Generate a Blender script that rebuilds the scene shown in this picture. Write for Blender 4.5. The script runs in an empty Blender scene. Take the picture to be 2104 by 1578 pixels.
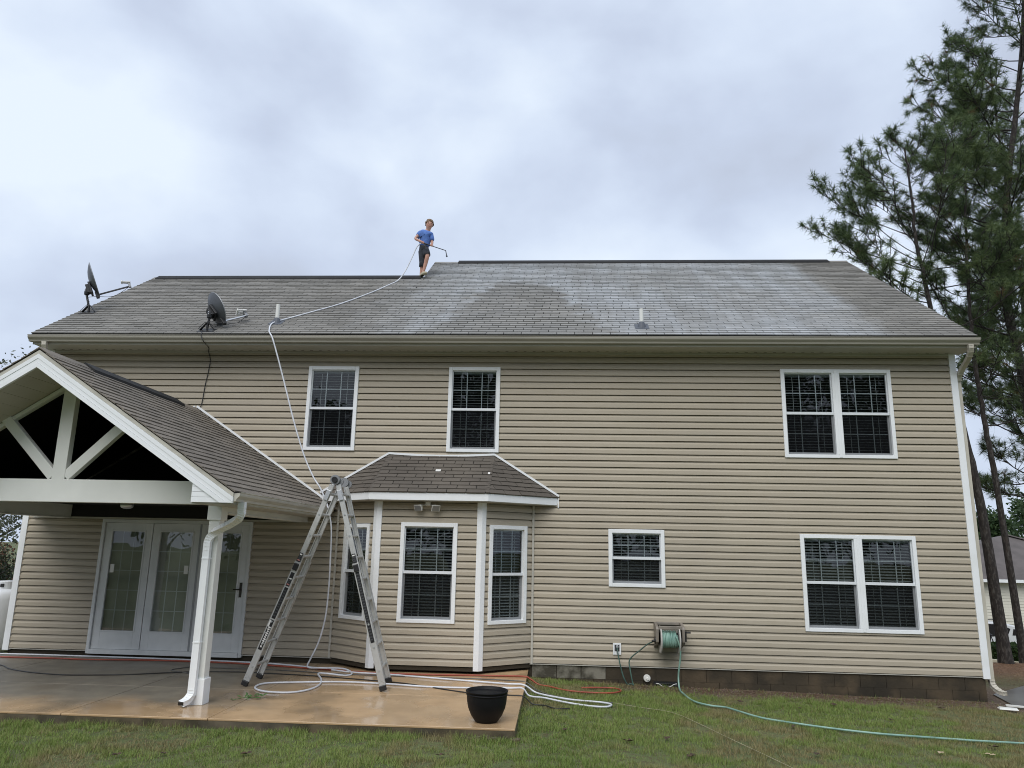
import bpy, bmesh, math, random
import numpy as np
from mathutils import Vector, Matrix
random.seed(7)
rng = np.random.default_rng(11)
R = math.radians
scene = bpy.context.scene
col = scene.collection

# ------------------------------------------------------------------ camera
def cam_axes(yaw, pitch, roll):
    cy, sy, cp, sp = math.cos(yaw), math.sin(yaw), math.cos(pitch), math.sin(pitch)
    f = Vector((sy * cp, cy * cp, sp)); r0 = Vector((cy, -sy, 0)); u0 = r0.cross(f)
    return r0 * math.cos(roll) + u0 * math.sin(roll), u0 * math.cos(roll) - r0 * math.sin(roll), f
cd = bpy.data.cameras.new('camera'); cam = bpy.data.objects.new('camera', cd); col.objects.link(cam)
r_, u_, f_ = cam_axes(-0.0622, 0.2166, 0.0203)
cam.matrix_world = Matrix(((r_.x, u_.x, -f_.x, 0.0), (r_.y, u_.y, -f_.y, -12.7944), (r_.z, u_.z, -f_.z, 1.8322), (0, 0, 0, 1)))
cd.sensor_width = 36.0; cd.lens = 36.0 * 1527.95 / 2104.0
cd.clip_start = 0.05; cd.clip_end = 900
scene.camera = cam

# ------------------------------------------------------------------ world, sun, exposure
SUN_EL, SUN_AZ = 49.0, 196.0          # azimuth from +Y, clockwise: behind the camera, a little to its left
world = bpy.data.worlds.new('World'); scene.world = world; world.use_nodes = True
nt = world.node_tree; nt.nodes.clear()
def wn(t, **kw):
    n = nt.nodes.new(t)
    for k, v in kw.items(): setattr(n, k, v)
    return n
out = wn('ShaderNodeOutputWorld'); bg = wn('ShaderNodeBackground')
sky = wn('ShaderNodeTexSky', sky_type='NISHITA', sun_disc=False)
sky.sun_elevation = R(SUN_EL); sky.sun_rotation = R(SUN_AZ); sky.dust_density = 3.0
tc = wn('ShaderNodeTexCoord')
cmb = wn('ShaderNodeMapping'); cmb.inputs['Scale'].default_value = (1.0, 1.0, 1.5); cmb.inputs['Location'].default_value = (3.7, 0.0, 0.0)
nt.links.new(tc.outputs['Generated'], cmb.inputs[0])
n1 = wn('ShaderNodeTexNoise'); n1.inputs['Scale'].default_value = 3.4; n1.inputs['Detail'].default_value = 7; n1.inputs['Roughness'].default_value = 0.47; n1.inputs['Distortion'].default_value = 0.12
nt.links.new(cmb.outputs[0], n1.inputs['Vector'])
n2 = wn('ShaderNodeTexNoise'); n2.inputs['Scale'].default_value = 1.6; n2.inputs['Detail'].default_value = 3
nt.links.new(cmb.outputs[0], n2.inputs['Vector'])
na = wn('ShaderNodeMix', data_type='FLOAT'); na.inputs[0].default_value = 0.35
nt.links.new(n1.outputs[0], na.inputs[2]); nt.links.new(n2.outputs[0], na.inputs[3])
ramp = wn('ShaderNodeValToRGB'); cr = ramp.color_ramp
cr.elements[0].position = 0.38; cr.elements[0].color = (0.40, 0.445, 0.54, 1)
cr.elements[1].position = 0.62; cr.elements[1].color = (0.63, 0.70, 0.79, 1)
e = cr.elements.new(0.455); e.color = (0.45, 0.51, 0.63, 1)
e = cr.elements.new(0.53); e.color = (0.525, 0.595, 0.715, 1)
nt.links.new(na.outputs[0], ramp.inputs[0])
sk = wn('ShaderNodeMix', data_type='RGBA', blend_type='MULTIPLY'); sk.inputs[0].default_value = 1.0
nt.links.new(sky.outputs[0], sk.inputs[6]); sk.inputs[7].default_value = (0.10, 0.10, 0.10, 1)
mx = wn('ShaderNodeMix', data_type='RGBA'); mx.inputs[0].default_value = 0.94          # thick cloud, a trace of blue
nt.links.new(sk.outputs[2], mx.inputs[6]); nt.links.new(ramp.outputs[0], mx.inputs[7])
nt.links.new(mx.outputs[2], bg.inputs[0]); bg.inputs[1].default_value = 1.0
nt.links.new(bg.outputs[0], out.inputs[0])
sd = bpy.data.lights.new('sun', 'SUN'); sd.energy = 1.5; sd.angle = R(48); sd.color = (1.0, 0.97, 0.92)
sun = bpy.data.objects.new('sun', sd); col.objects.link(sun)
sdir = Vector((math.sin(R(SUN_AZ)) * math.cos(R(SUN_EL)), math.cos(R(SUN_AZ)) * math.cos(R(SUN_EL)), math.sin(R(SUN_EL))))
sun.location = sdir * 60; sun.rotation_euler = sdir.to_track_quat('Z', 'Y').to_euler()
scene.view_settings.view_transform = 'Standard'; scene.view_settings.look = 'None'
scene.view_settings.exposure = 0.45; scene.view_settings.gamma = 1.0; scene.view_settings.use_curve_mapping = False
scene.render.engine = 'CYCLES'; scene.cycles.use_denoising = True; scene.cycles.filter_width = 1.0
scene.cycles.max_bounces = 8; scene.cycles.transparent_max_bounces = 16

# ------------------------------------------------------------------ materials
def nodes(name):
    m = bpy.data.materials.new(name); m.use_nodes = True
    return m, m.node_tree, m.node_tree.nodes['Principled BSDF']
def link(t, a, b): t.links.new(a, b)
def mat(name, c, rough=0.55, c2=None, ns=3.0, nlo=0.4, nhi=0.65, bump=0.0, bs=60.0, metal=0.0, spec=0.5, stretch=None, coat=0.0, detail=5.0, c3=None, ns3=30.0):
    """Colour c, patches of c2 from one noise, fine speckle of c3 from another, and a fine bump."""
    m, t, b = nodes(name)
    b.inputs['Base Color'].default_value = (*c, 1); b.inputs['Roughness'].default_value = rough
    b.inputs['Metallic'].default_value = metal; b.inputs['Specular IOR Level'].default_value = spec; b.inputs['Coat Weight'].default_value = coat
    g = t.nodes.new('ShaderNodeNewGeometry'); vec = g.outputs['Position']
    if stretch:
        mp = t.nodes.new('ShaderNodeMapping'); mp.inputs['Scale'].default_value = stretch; link(t, vec, mp.inputs[0]); vec = mp.outputs[0]
    last = None
    if c2 is not None:
        n = t.nodes.new('ShaderNodeTexNoise'); n.inputs['Scale'].default_value = ns; n.inputs['Detail'].default_value = detail; link(t, vec, n.inputs['Vector'])
        mr = t.nodes.new('ShaderNodeMapRange'); mr.inputs[1].default_value = nlo; mr.inputs[2].default_value = nhi; link(t, n.outputs[0], mr.inputs[0])
        mixn = t.nodes.new('ShaderNodeMix'); mixn.data_type = 'RGBA'; mixn.inputs[6].default_value = (*c, 1); mixn.inputs[7].default_value = (*c2, 1)
        link(t, mr.outputs[0], mixn.inputs[0]); last = mixn.outputs[2]; link(t, last, b.inputs['Base Color'])
    if c3 is not None:
        n = t.nodes.new('ShaderNodeTexNoise'); n.inputs['Scale'].default_value = ns3; n.inputs['Detail'].default_value = 3; link(t, vec, n.inputs['Vector'])
        mr = t.nodes.new('ShaderNodeMapRange'); mr.inputs[1].default_value = 0.5; mr.inputs[2].default_value = 0.72; link(t, n.outputs[0], mr.inputs[0])
        m3 = t.nodes.new('ShaderNodeMix'); m3.data_type = 'RGBA'; m3.inputs[6].default_value = (*c, 1); m3.inputs[7].default_value = (*c3, 1)
        if last is not None: link(t, last, m3.inputs[6])
        link(t, mr.outputs[0], m3.inputs[0]); link(t, m3.outputs[2], b.inputs['Base Color'])
    if bump:
        n = t.nodes.new('ShaderNodeTexNoise'); n.inputs['Scale'].default_value = bs; n.inputs['Detail'].default_value = 4; link(t, vec, n.inputs['Vector'])
        bp = t.nodes.new('ShaderNodeBump'); bp.inputs['Strength'].default_value = bump; bp.inputs['Distance'].default_value = 0.01
        link(t, n.outputs[0], bp.inputs['Height']); link(t, bp.outputs[0], b.inputs['Normal'])
    return m
def shingle_mat(name, dry, dry2, wet=None):
    """Granular asphalt; each tab a little different; `wet` adds the freshly rinsed area of the main slope."""
    m, t, b = nodes(name)
    def math_(op, a, c=None, clamp=False):
        n = t.nodes.new('ShaderNodeMath'); n.operation = op; n.use_clamp = clamp
        for i, v in enumerate((a, c)):
            if v is None: continue
            if isinstance(v, (int, float)): n.inputs[i].default_value = v
            else: link(t, v, n.inputs[i])
        return n.outputs[0]
    def sm(v, a, c):
        n = t.nodes.new('ShaderNodeMapRange'); n.interpolation_type = 'SMOOTHSTEP'
        n.inputs[1].default_value = a; n.inputs[2].default_value = c; link(t, v, n.inputs[0]); return n.outputs[0]
    g = t.nodes.new('ShaderNodeNewGeometry'); oi = t.nodes.new('ShaderNodeObjectInfo')
    rnd = math_('FRACT', math_('ADD', g.outputs['Random Per Island'], oi.outputs['Random']))
    big = t.nodes.new('ShaderNodeTexNoise'); big.inputs['Scale'].default_value = 0.7; big.inputs['Detail'].default_value = 6; link(t, g.outputs['Position'], big.inputs['Vector'])
    fine = t.nodes.new('ShaderNodeTexNoise'); fine.inputs['Scale'].default_value = 90; fine.inputs['Detail'].default_value = 3; link(t, g.outputs['Position'], fine.inputs['Vector'])
    mid = t.nodes.new('ShaderNodeTexNoise'); mid.inputs['Scale'].default_value = 2.6; mid.inputs['Detail'].default_value = 5; link(t, g.outputs['Position'], mid.inputs['Vector'])
    a = t.nodes.new('ShaderNodeMix'); a.data_type = 'RGBA'; a.inputs[6].default_value = (*dry, 1); a.inputs[7].default_value = (*dry2, 1)
    link(t, sm(big.outputs[0], 0.35, 0.65), a.inputs[0]); colr = a.outputs[2]
    rough = 0.88
    if wet:
        sp = t.nodes.new('ShaderNodeSeparateXYZ'); link(t, g.outputs['Position'], sp.inputs[0]); X, Y = sp.outputs[0], sp.outputs[1]
        wob = math_('MULTIPLY', math_('SUBTRACT', mid.outputs[0], 0.5), 1.5)
        xw = math_('ADD', X, wob)
        on = math_('MULTIPLY', sm(xw, -4.2, -1.6), math_('SUBTRACT', 1.0, sm(math_('ADD', X, math_('MULTIPLY', wob, 0.35)), 5.3, 5.75)))
        # the patch that has dried again: a hump over the middle, narrower at the top
        px = math_('DIVIDE', math_('ADD', xw, 0.75), math_('SUBTRACT', 1.75, math_('MULTIPLY', Y, 0.38)))
        pd = math_('SUBTRACT', 1.0, sm(math_('ABSOLUTE', px), 0.72, 0.95))
        pd = math_('MULTIPLY', pd, math_('SUBTRACT', 1.0, sm(math_('ADD', Y, wob), 2.4, 3.0)))
        on = math_('MULTIPLY', on, math_('SUBTRACT', 1.0, math_('MULTIPLY', pd, 0.8)))
        st = t.nodes.new('ShaderNodeTexNoise'); st.inputs['Scale'].default_value = 1.0; st.inputs['Detail'].default_value = 6
        mp = t.nodes.new('ShaderNodeMapping'); mp.inputs['Scale'].default_value = (3.4, 0.42, 0.42); link(t, g.outputs['Position'], mp.inputs[0]); link(t, mp.outputs[0], st.inputs['Vector'])   # runs down the slope
        on = math_('MULTIPLY', on, math_('ADD', 0.42, math_('ADD', math_('MULTIPLY', sm(big.outputs[0], 0.38, 0.62), 0.28), math_('MULTIPLY', sm(st.outputs[0], 0.38, 0.64), 0.34))))
        c2 = t.nodes.new('ShaderNodeMix'); c2.data_type = 'RGBA'; link(t, on, c2.inputs[0]); link(t, colr, c2.inputs[6]); c2.inputs[7].default_value = (*wet, 1); colr = c2.outputs[2]
        rg = math_('SUBTRACT', 0.88, math_('MULTIPLY', on, 0.42)); link(t, rg, b.inputs['Roughness'])
    else: b.inputs['Roughness'].default_value = rough
    v = math_('ADD', math_('ADD', 0.76, math_('MULTIPLY', rnd, 0.22)), math_('MULTIPLY', fine.outputs[0], 0.32))
    hs = t.nodes.new('ShaderNodeHueSaturation'); link(t, colr, hs.inputs['Color']); link(t, v, hs.inputs['Value']); link(t, hs.outputs[0], b.inputs['Base Color'])
    bp = t.nodes.new('ShaderNodeBump'); bp.inputs['Strength'].default_value = 0.35; bp.inputs['Distance'].default_value = 0.004
    link(t, fine.outputs[0], bp.inputs['Height']); link(t, bp.outputs[0], b.inputs['Normal'])
    b.inputs['Specular IOR Level'].default_value = 0.4
    return m
def glass_mat(name, boost=1.0, tint=(0.86, 0.9, 0.9)):
    m = bpy.data.materials.new(name); m.use_nodes = True; t = m.node_tree; t.nodes.clear()
    o = t.nodes.new('ShaderNodeOutputMaterial'); mixs = t.nodes.new('ShaderNodeMixShader'); tr = t.nodes.new('ShaderNodeBsdfTransparent'); gl = t.nodes.new('ShaderNodeBsdfGlossy')
    fr = t.nodes.new('ShaderNodeFresnel'); fr.inputs[0].default_value = 1.5; mu = t.nodes.new('ShaderNodeMath'); mu.operation = 'MULTIPLY'; mu.use_clamp = True; mu.inputs[1].default_value = boost
    n = t.nodes.new('ShaderNodeTexNoise'); n.inputs['Scale'].default_value = 1.6; bp = t.nodes.new('ShaderNodeBump'); bp.inputs['Strength'].default_value = 0.05; bp.inputs['Distance'].default_value = 0.05
    g = t.nodes.new('ShaderNodeNewGeometry'); link(t, g.outputs['Position'], n.inputs['Vector']); link(t, n.outputs[0], bp.inputs['Height']); link(t, bp.outputs[0], gl.inputs['Normal'])
    tr.inputs[0].default_value = (*tint, 1); gl.inputs['Roughness'].default_value = 0.0; gl.inputs[0].default_value = (1, 1, 1, 1)
    link(t, fr.outputs[0], mu.inputs[0]); link(t, mu.outputs[0], mixs.inputs[0]); link(t, tr.outputs[0], mixs.inputs[1]); link(t, gl.outputs[0], mixs.inputs[2]); link(t, mixs.outputs[0], o.inputs[0])
    return m
def screen_mat(name):
    m = bpy.data.materials.new(name); m.use_nodes = True; t = m.node_tree; t.nodes.clear()
    o = t.nodes.new('ShaderNodeOutputMaterial'); mixs = t.nodes.new('ShaderNodeMixShader'); tr = t.nodes.new('ShaderNodeBsdfTransparent'); df = t.nodes.new('ShaderNodeBsdfDiffuse')
    df.inputs[0].default_value = (0.014, 0.015, 0.017, 1); mixs.inputs[0].default_value = 0.45
    link(t, tr.outputs[0], mixs.inputs[1]); link(t, df.outputs[0], mixs.inputs[2]); link(t, mixs.outputs[0], o.inputs[0])
    return m
def attr_mat(name, rough=0.6, trans=0.0, attr='tint', spec=0.3):
    m, t, b = nodes(name); a = t.nodes.new('ShaderNodeAttribute'); a.attribute_name = attr
    link(t, a.outputs['Color'], b.inputs['Base Color']); b.inputs['Roughness'].default_value = rough; b.inputs['Specular IOR Level'].default_value = spec
    if trans:
        o = t.nodes['Material Output']; tl = t.nodes.new('ShaderNodeBsdfTranslucent'); mixs = t.nodes.new('ShaderNodeMixShader'); mixs.inputs[0].default_value = trans
        link(t, a.outputs['Color'], tl.inputs[0]); link(t, b.outputs[0], mixs.inputs[1]); link(t, tl.outputs[0], mixs.inputs[2]); link(t, mixs.outputs[0], o.inputs[0])
    return m
M = {}
M['siding'] = mat('tan_vinyl_siding', (0.430, 0.379, 0.294), 0.5, (0.39, 0.346, 0.27), 0.9, 0.42, 0.7, 0.12, 160, spec=0.35, stretch=(0.6, 1, 1.6), c3=(0.41, 0.36, 0.275), ns3=7)
def reel_stain(m):
    t = m.node_tree; b = t.nodes['Principled BSDF']; src = b.inputs['Base Color'].links[0].from_socket
    g = t.nodes.new('ShaderNodeNewGeometry'); n = t.nodes.new('ShaderNodeTexNoise'); n.inputs['Scale'].default_value = 6; n.inputs['Detail'].default_value = 6; link(t, g.outputs['Position'], n.inputs['Vector'])
    vs = t.nodes.new('ShaderNodeVectorMath'); vs.operation = 'SUBTRACT'; link(t, g.outputs['Position'], vs.inputs[0]); vs.inputs[1].default_value = (1.83, 0.0, 0.13)
    vm = t.nodes.new('ShaderNodeVectorMath'); vm.operation = 'MULTIPLY'; link(t, vs.outputs[0], vm.inputs[0]); vm.inputs[1].default_value = (3.6, 0.0, 5.2)
    ln = t.nodes.new('ShaderNodeVectorMath'); ln.operation = 'LENGTH'; link(t, vm.outputs[0], ln.inputs[0])
    ad = t.nodes.new('ShaderNodeMath'); ad.operation = 'ADD'; link(t, ln.outputs['Value'], ad.inputs[0]); link(t, n.outputs[0], ad.inputs[1])
    mr = t.nodes.new('ShaderNodeMapRange'); mr.inputs[1].default_value = 1.45; mr.inputs[2].default_value = 0.75; mr.inputs[3].default_value = 0.0; mr.inputs[4].default_value = 0.6; link(t, ad.outputs[0], mr.inputs[0])
    mx_ = t.nodes.new('ShaderNodeMix'); mx_.data_type = 'RGBA'; link(t, mr.outputs[0], mx_.inputs[0]); link(t, src, mx_.inputs[6]); mx_.inputs[7].default_value = (0.10, 0.095, 0.06, 1); link(t, mx_.outputs[2], b.inputs['Base Color'])
reel_stain(M['siding'])
M['white'] = mat('white_vinyl', (0.84, 0.86, 0.87), 0.45, (0.77, 0.79, 0.78), 2.2, 0.5, 0.75, 0.04, 90, spec=0.4)
M['porch_white'] = mat('porch_white_wrap', (0.76, 0.77, 0.73), 0.5, (0.68, 0.69, 0.65), 1.6, 0.45, 0.75, 0.05, 80, spec=0.35)
M['soffit'] = mat('almond_soffit', (0.47, 0.455, 0.40), 0.55, (0.41, 0.395, 0.345), 1.5, 0.45, 0.7)
M['gutter'] = mat('clay_gutter', (0.36, 0.34, 0.285), 0.42, (0.29, 0.275, 0.23), 1.2, 0.45, 0.7, spec=0.5, stretch=(0.5, 1, 3))
M['porch_gutter'] = mat('weathered_gutter', (0.52, 0.50, 0.43), 0.45, (0.40, 0.385, 0.33), 2.0, 0.4, 0.7, stretch=(1, 1, 4))
M['downspout'] = mat('beige_downspout', (0.55, 0.52, 0.44), 0.4, (0.47, 0.44, 0.37), 2.0)
M['dark_ceiling'] = mat('dark_stain_and_shade', (0.008, 0.008, 0.008), 0.8)  # dark stain assumed; the unlit porch attic's shade is put into this colour
M['ridge'] = mat('black_ridge_vent', (0.007, 0.007, 0.008), 0.8, (0.014, 0.014, 0.014), 3, bump=0.3, bs=40)
M['shingle'] = shingle_mat('asphalt_shingle', (0.228, 0.220, 0.202), (0.192, 0.186, 0.172), (0.36, 0.372, 0.38))
M['shingle_dark'] = shingle_mat('weathered_brown_shingle', (0.135, 0.118, 0.098), (0.105, 0.092, 0.078))
M['shingle_porch'] = shingle_mat('porch_shingle', (0.20, 0.175, 0.145), (0.155, 0.137, 0.115))
M['deck'] = mat('shingle_underlay', (0.016, 0.015, 0.013), 0.95)
M['glass'] = glass_mat('window_glass', 1.25)
M['door_glass'] = glass_mat('door_glass', 1.7, (0.75, 0.78, 0.76))
M['screen'] = screen_mat('insect_screen')
M['blind'] = mat('blind_slat', (0.50, 0.54, 0.545), 0.5)
M['muntin'] = mat('grille_bar', (0.62, 0.66, 0.68), 0.5)
M['sash'] = mat('white_sash', (0.72, 0.75, 0.77), 0.4)
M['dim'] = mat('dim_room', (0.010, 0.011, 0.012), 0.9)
M['curtain'] = mat('pale_shade', (0.50, 0.52, 0.45), 0.9, (0.38, 0.40, 0.35), 1.2)
M['door'] = mat('white_door_paint', (0.66, 0.68, 0.68), 0.4, (0.58, 0.60, 0.60), 2.5)
M['bronze'] = mat('aged_bronze', (0.05, 0.045, 0.04), 0.4, metal=0.7)
M['block'] = mat('stained_foundation_block', (0.062, 0.047, 0.028), 0.92, (0.026, 0.021, 0.013), 1.1, 0.32, 0.68, 0.6, 22, c3=(0.085, 0.062, 0.036), ns3=2.4)
M['block_pale'] = mat('pale_foundation_block', (0.21, 0.195, 0.155), 0.92, (0.06, 0.054, 0.038), 3.6, 0.44, 0.60, 0.5, 30)
M['mortar'] = mat('dark_mortar', (0.045, 0.036, 0.023), 0.95)
M['alu'] = mat('brushed_aluminium', (0.56, 0.565, 0.55), 0.45, (0.46, 0.465, 0.45), 6, 0.4, 0.7, 0.05, 120, metal=0.5)
M['alu_dark'] = mat('dull_cast_hinge', (0.30, 0.31, 0.32), 0.5, metal=0.7)
M['galv'] = mat('zinc_bracket', (0.62, 0.64, 0.66), 0.35, metal=0.8)
M['black'] = mat('black_plastic', (0.012, 0.012, 0.013), 0.45)
M['pot'] = mat('black_pot_plastic', (0.006, 0.006, 0.007), 0.55, bump=0.15, bs=25, spec=0.25)
M['label_black'] = mat('black_label', (0.015, 0.015, 0.017), 0.35)
M['label_white'] = mat('label_print_white', (0.75, 0.75, 0.72), 0.5)
M['label_red'] = mat('label_print_red', (0.45, 0.20, 0.18), 0.5)
M['label_grey'] = mat('label_print_grey', (0.055, 0.058, 0.062), 0.5)
M['dish'] = mat('charcoal_dish', (0.055, 0.06, 0.068), 0.4, (0.075, 0.08, 0.09), 2)
M['dish_face'] = mat('grey_dish_face', (0.22, 0.22, 0.24), 0.45)
M['lnb'] = mat('pale_lnb', (0.66, 0.66, 0.64), 0.4)
M['pvc'] = mat('white_pvc', (0.72, 0.72, 0.68), 0.4)
M['boot'] = mat('lead_boot', (0.09, 0.10, 0.12), 0.6)
M['hose_white'] = mat('pale_braided_hose', (0.70, 0.72, 0.76), 0.4, (0.60, 0.62, 0.66), 6)
M['hose_red'] = mat('red_rubber_hose', (0.36, 0.075, 0.04), 0.45, (0.28, 0.06, 0.035), 5)
M['hose_black'] = mat('black_rubber_cord', (0.018, 0.018, 0.018), 0.45)
M['hose_grey'] = mat('grey_cord', (0.10, 0.10, 0.095), 0.5)
M['hose_green'] = mat('green_garden_hose', (0.27, 0.43, 0.36), 0.4, (0.16, 0.30, 0.25), 5)
M['hose_dark'] = mat('dark_green_hose', (0.035, 0.075, 0.06), 0.4, (0.09, 0.17, 0.14), 3.5, 0.45, 0.6)
M['string'] = mat('pale_string', (0.40, 0.36, 0.24), 0.8)
M['reel'] = mat('taupe_reel_plastic', (0.24, 0.21, 0.175), 0.5, (0.18, 0.16, 0.135), 5)
M['reel_rim'] = mat('pale_reel_rim', (0.55, 0.53, 0.49), 0.45)
M['skin'] = mat('skin', (0.52, 0.29, 0.21), 0.5, (0.46, 0.24, 0.17), 9)
M['shirt'] = mat('blue_tshirt', (0.11, 0.22, 0.56), 0.85, (0.085, 0.17, 0.46), 8, bump=1.0, bs=14)
M['shorts'] = mat('charcoal_shorts', (0.035, 0.04, 0.052), 0.85, (0.055, 0.06, 0.07), 14, bump=0.4, bs=25)
M['hair'] = mat('light_brown_hair', (0.20, 0.125, 0.065), 0.6, (0.13, 0.08, 0.042), 40)
M['shoe'] = mat('tan_shoe', (0.40, 0.36, 0.25), 0.7)
M['shaded_eye'] = mat('eye_dark', (0.02, 0.015, 0.012), 0.3)
M['lip'] = mat('lip', (0.42, 0.16, 0.13), 0.5)
M['bark'] = mat('pine_bark', (0.024, 0.020, 0.018), 0.95, (0.050, 0.040, 0.034), 16, 0.5, 0.68, 1.0, 22, stretch=(1, 1, 0.4), c3=(0.085, 0.078, 0.07), ns3=26)
M['needles'] = attr_mat('pine_needles', 0.55, 0.25)
M['leaves'] = attr_mat('broad_leaves', 0.55, 0.3)
M['grass'] = attr_mat('grass_blades', 0.6, 0.3)
M['dead_leaf'] = mat('dry_fallen_leaf', (0.085, 0.05, 0.03), 0.8, (0.035, 0.024, 0.018), 30)
M['pale_leaf'] = mat('bleached_fallen_leaf', (0.42, 0.34, 0.22), 0.8)
M['green_leaf'] = mat('fresh_green_leaf', (0.05, 0.12, 0.03), 0.5, (0.08, 0.17, 0.04), 20)
M['tank'] = mat('white_tank_paint', (0.74, 0.76, 0.78), 0.35, (0.66, 0.68, 0.70), 2)
M['car'] = mat('white_car_paint', (0.78, 0.79, 0.80), 0.25, coat=0.6)
M['car_glass'] = mat('dark_car_glass', (0.02, 0.022, 0.025), 0.08)
M['tyre'] = mat('tyre_rubber', (0.02, 0.02, 0.02), 0.8)
M['rim'] = mat('alloy_rim', (0.5, 0.5, 0.5), 0.3, metal=0.8)
M['tail'] = mat('red_tail_lamp', (0.45, 0.02, 0.015), 0.2)
M['neigh_wall'] = mat('cream_siding', (0.68, 0.65, 0.56), 0.6)
M['neigh_roof'] = mat('grey_brown_roof', (0.125, 0.11, 0.105), 0.9, (0.095, 0.085, 0.08), 1.5, bump=0.2, bs=20)
M['mark'] = mat('dark_paint_mark', (0.04, 0.035, 0.03), 0.7)
M['planter'] = mat('cream_planter', (0.70, 0.66, 0.50), 0.7)

# concrete: grey where the roof shelters it, tan where the rinse water has run and dried
def concrete_mat(name, side=False):
    m, t, b = nodes(name)
    g = t.nodes.new('ShaderNodeNewGeometry'); sp = t.nodes.new('ShaderNodeSeparateXYZ'); link(t, g.outputs['Position'], sp.inputs[0])
    def noise(s, d=6):
        n = t.nodes.new('ShaderNodeTexNoise'); n.inputs['Scale'].default_value = s; n.inputs['Detail'].default_value = d; link(t, g.outputs['Position'], n.inputs['Vector']); return n.outputs[0]
    def mr(v, a, c, o0=0.0, o1=1.0):
        n = t.nodes.new('ShaderNodeMapRange'); n.interpolation_type = 'SMOOTHSTEP'; n.inputs[1].default_value = a; n.inputs[2].default_value = c; n.inputs[3].default_value = o0; n.inputs[4].default_value = o1; link(t, v, n.inputs[0]); return n.outputs[0]
    def mth(op, a, c):
        n = t.nodes.new('ShaderNodeMath'); n.operation = op; n.use_clamp = op == 'MULTIPLY' and False
        for i, v in enumerate((a, c)):
            if isinstance(v, (int, float)): n.inputs[i].default_value = v
            else: link(t, v, n.inputs[i])
        return n.outputs[0]
    def mix(f, a, c):
        n = t.nodes.new('ShaderNodeMix'); n.data_type = 'RGBA'; link(t, f, n.inputs[0])
        for i, v in ((6, a), (7, c)):
            if isinstance(v, tuple): n.inputs[i].default_value = (*v, 1)
            else: link(t, v, n.inputs[i])
        return n.outputs[2]
    n1, n2, n3 = noise(0.9), noise(3.5), noise(40, 3)
    wob = mth('MULTIPLY', mth('SUBTRACT', n1, 0.5), 1.6)
    tan = mth('MAXIMUM', mr(mth('ADD', sp.outputs[0], wob), -4.9, -2.9), mr(mth('ADD', sp.outputs[1], wob), -3.0, -3.9))
    c = mix(mr(n2, 0.3, 0.7), (0.23, 0.205, 0.16), (0.17, 0.152, 0.122))
    c2 = mix(mr(n2, 0.3, 0.7), (0.52, 0.355, 0.20), (0.43, 0.29, 0.16))
    c = mix(tan, c, c2)
    stain = mr(n1, 0.56, 0.70); c = mix(mth('MULTIPLY', stain, 0.45), c, (0.15, 0.115, 0.075))
    c = mix(mth('MULTIPLY', mr(n3, 0.55, 0.8), 0.25), c, (0.42, 0.36, 0.27))
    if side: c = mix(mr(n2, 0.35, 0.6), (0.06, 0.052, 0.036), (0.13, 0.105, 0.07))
    link(t, c, b.inputs['Base Color'])
    wet = mth('MULTIPLY', mth('ADD', 0.35, mth('MULTIPLY', tan, 0.65)), mr(noise(1.3), 0.40, 0.58))
    link(t, mr(wet, 0.0, 1.0, 0.55, 0.12), b.inputs['Roughness'])
    bp = t.nodes.new('ShaderNodeBump'); bp.inputs['Strength'].default_value = 0.12; bp.inputs['Distance'].default_value = 0.004; link(t, n3, bp.inputs['Height']); link(t, bp.outputs[0], b.inputs['Normal'])
    return m
M['concrete'] = concrete_mat('patio_concrete'); M['concrete_side'] = concrete_mat('patio_edge_concrete', True)
M['wet_pad'] = mat('wet_grey_concrete', (0.12, 0.11, 0.085), 0.32, (0.075, 0.062, 0.042), 1.8)
def ground_mat():
    m, t, b = nodes('lawn_soil')
    g = t.nodes.new('ShaderNodeNewGeometry')
    def noise(s, d=6):
        n = t.nodes.new('ShaderNodeTexNoise'); n.inputs['Scale'].default_value = s; n.inputs['Detail'].default_value = d; link(t, g.outputs['Position'], n.inputs['Vector']); return n.outputs[0]
    def mr(v, a, c):
        n = t.nodes.new('ShaderNodeMapRange'); n.interpolation_type = 'SMOOTHSTEP'; n.inputs[1].default_value = a; n.inputs[2].default_value = c; link(t, v, n.inputs[0]); return n.outputs[0]
    def mix(f, a, c):
        n = t.nodes.new('ShaderNodeMix'); n.data_type = 'RGBA'; link(t, f, n.inputs[0])
        for i, v in ((6, a), (7, c)):
            if isinstance(v, tuple): n.inputs[i].default_value = (*v, 1)
            else: link(t, v, n.inputs[i])
        return n.outputs[2]
    a = t.nodes.new('ShaderNodeAttribute'); a.attribute_name = 'cover'
    soil = mix(mr(noise(30), 0.4, 0.65), (0.085, 0.055, 0.033), (0.16, 0.115, 0.075))
    soil = mix(mr(noise(120, 2), 0.62, 0.75), soil, (0.30, 0.26, 0.20))
    lawn = mix(mr(noise(0.8), 0.35, 0.65), (0.085, 0.115, 0.038), (0.12, 0.14, 0.052))
    lawn = mix(mr(noise(14), 0.45, 0.7), lawn, (0.09, 0.075, 0.035))
    sp = t.nodes.new('ShaderNodeSeparateColor'); link(t, a.outputs['Color'], sp.inputs[0])
    c = mix(sp.outputs[0], soil, lawn)
    straw = mix(mr(noise(25), 0.35, 0.65), (0.15, 0.075, 0.035), (0.22, 0.13, 0.07))
    c = mix(sp.outputs[1], c, straw)
    link(t, c, b.inputs['Base Color']); b.inputs['Roughness'].default_value = 0.95
    bp = t.nodes.new('ShaderNodeBump'); bp.inputs['Strength'].default_value = 0.8; bp.inputs['Distance'].default_value = 0.02; link(t, noise(60, 4), bp.inputs['Height']); link(t, bp.outputs[0], b.inputs['Normal'])
    return m
M['ground'] = ground_mat()

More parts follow.
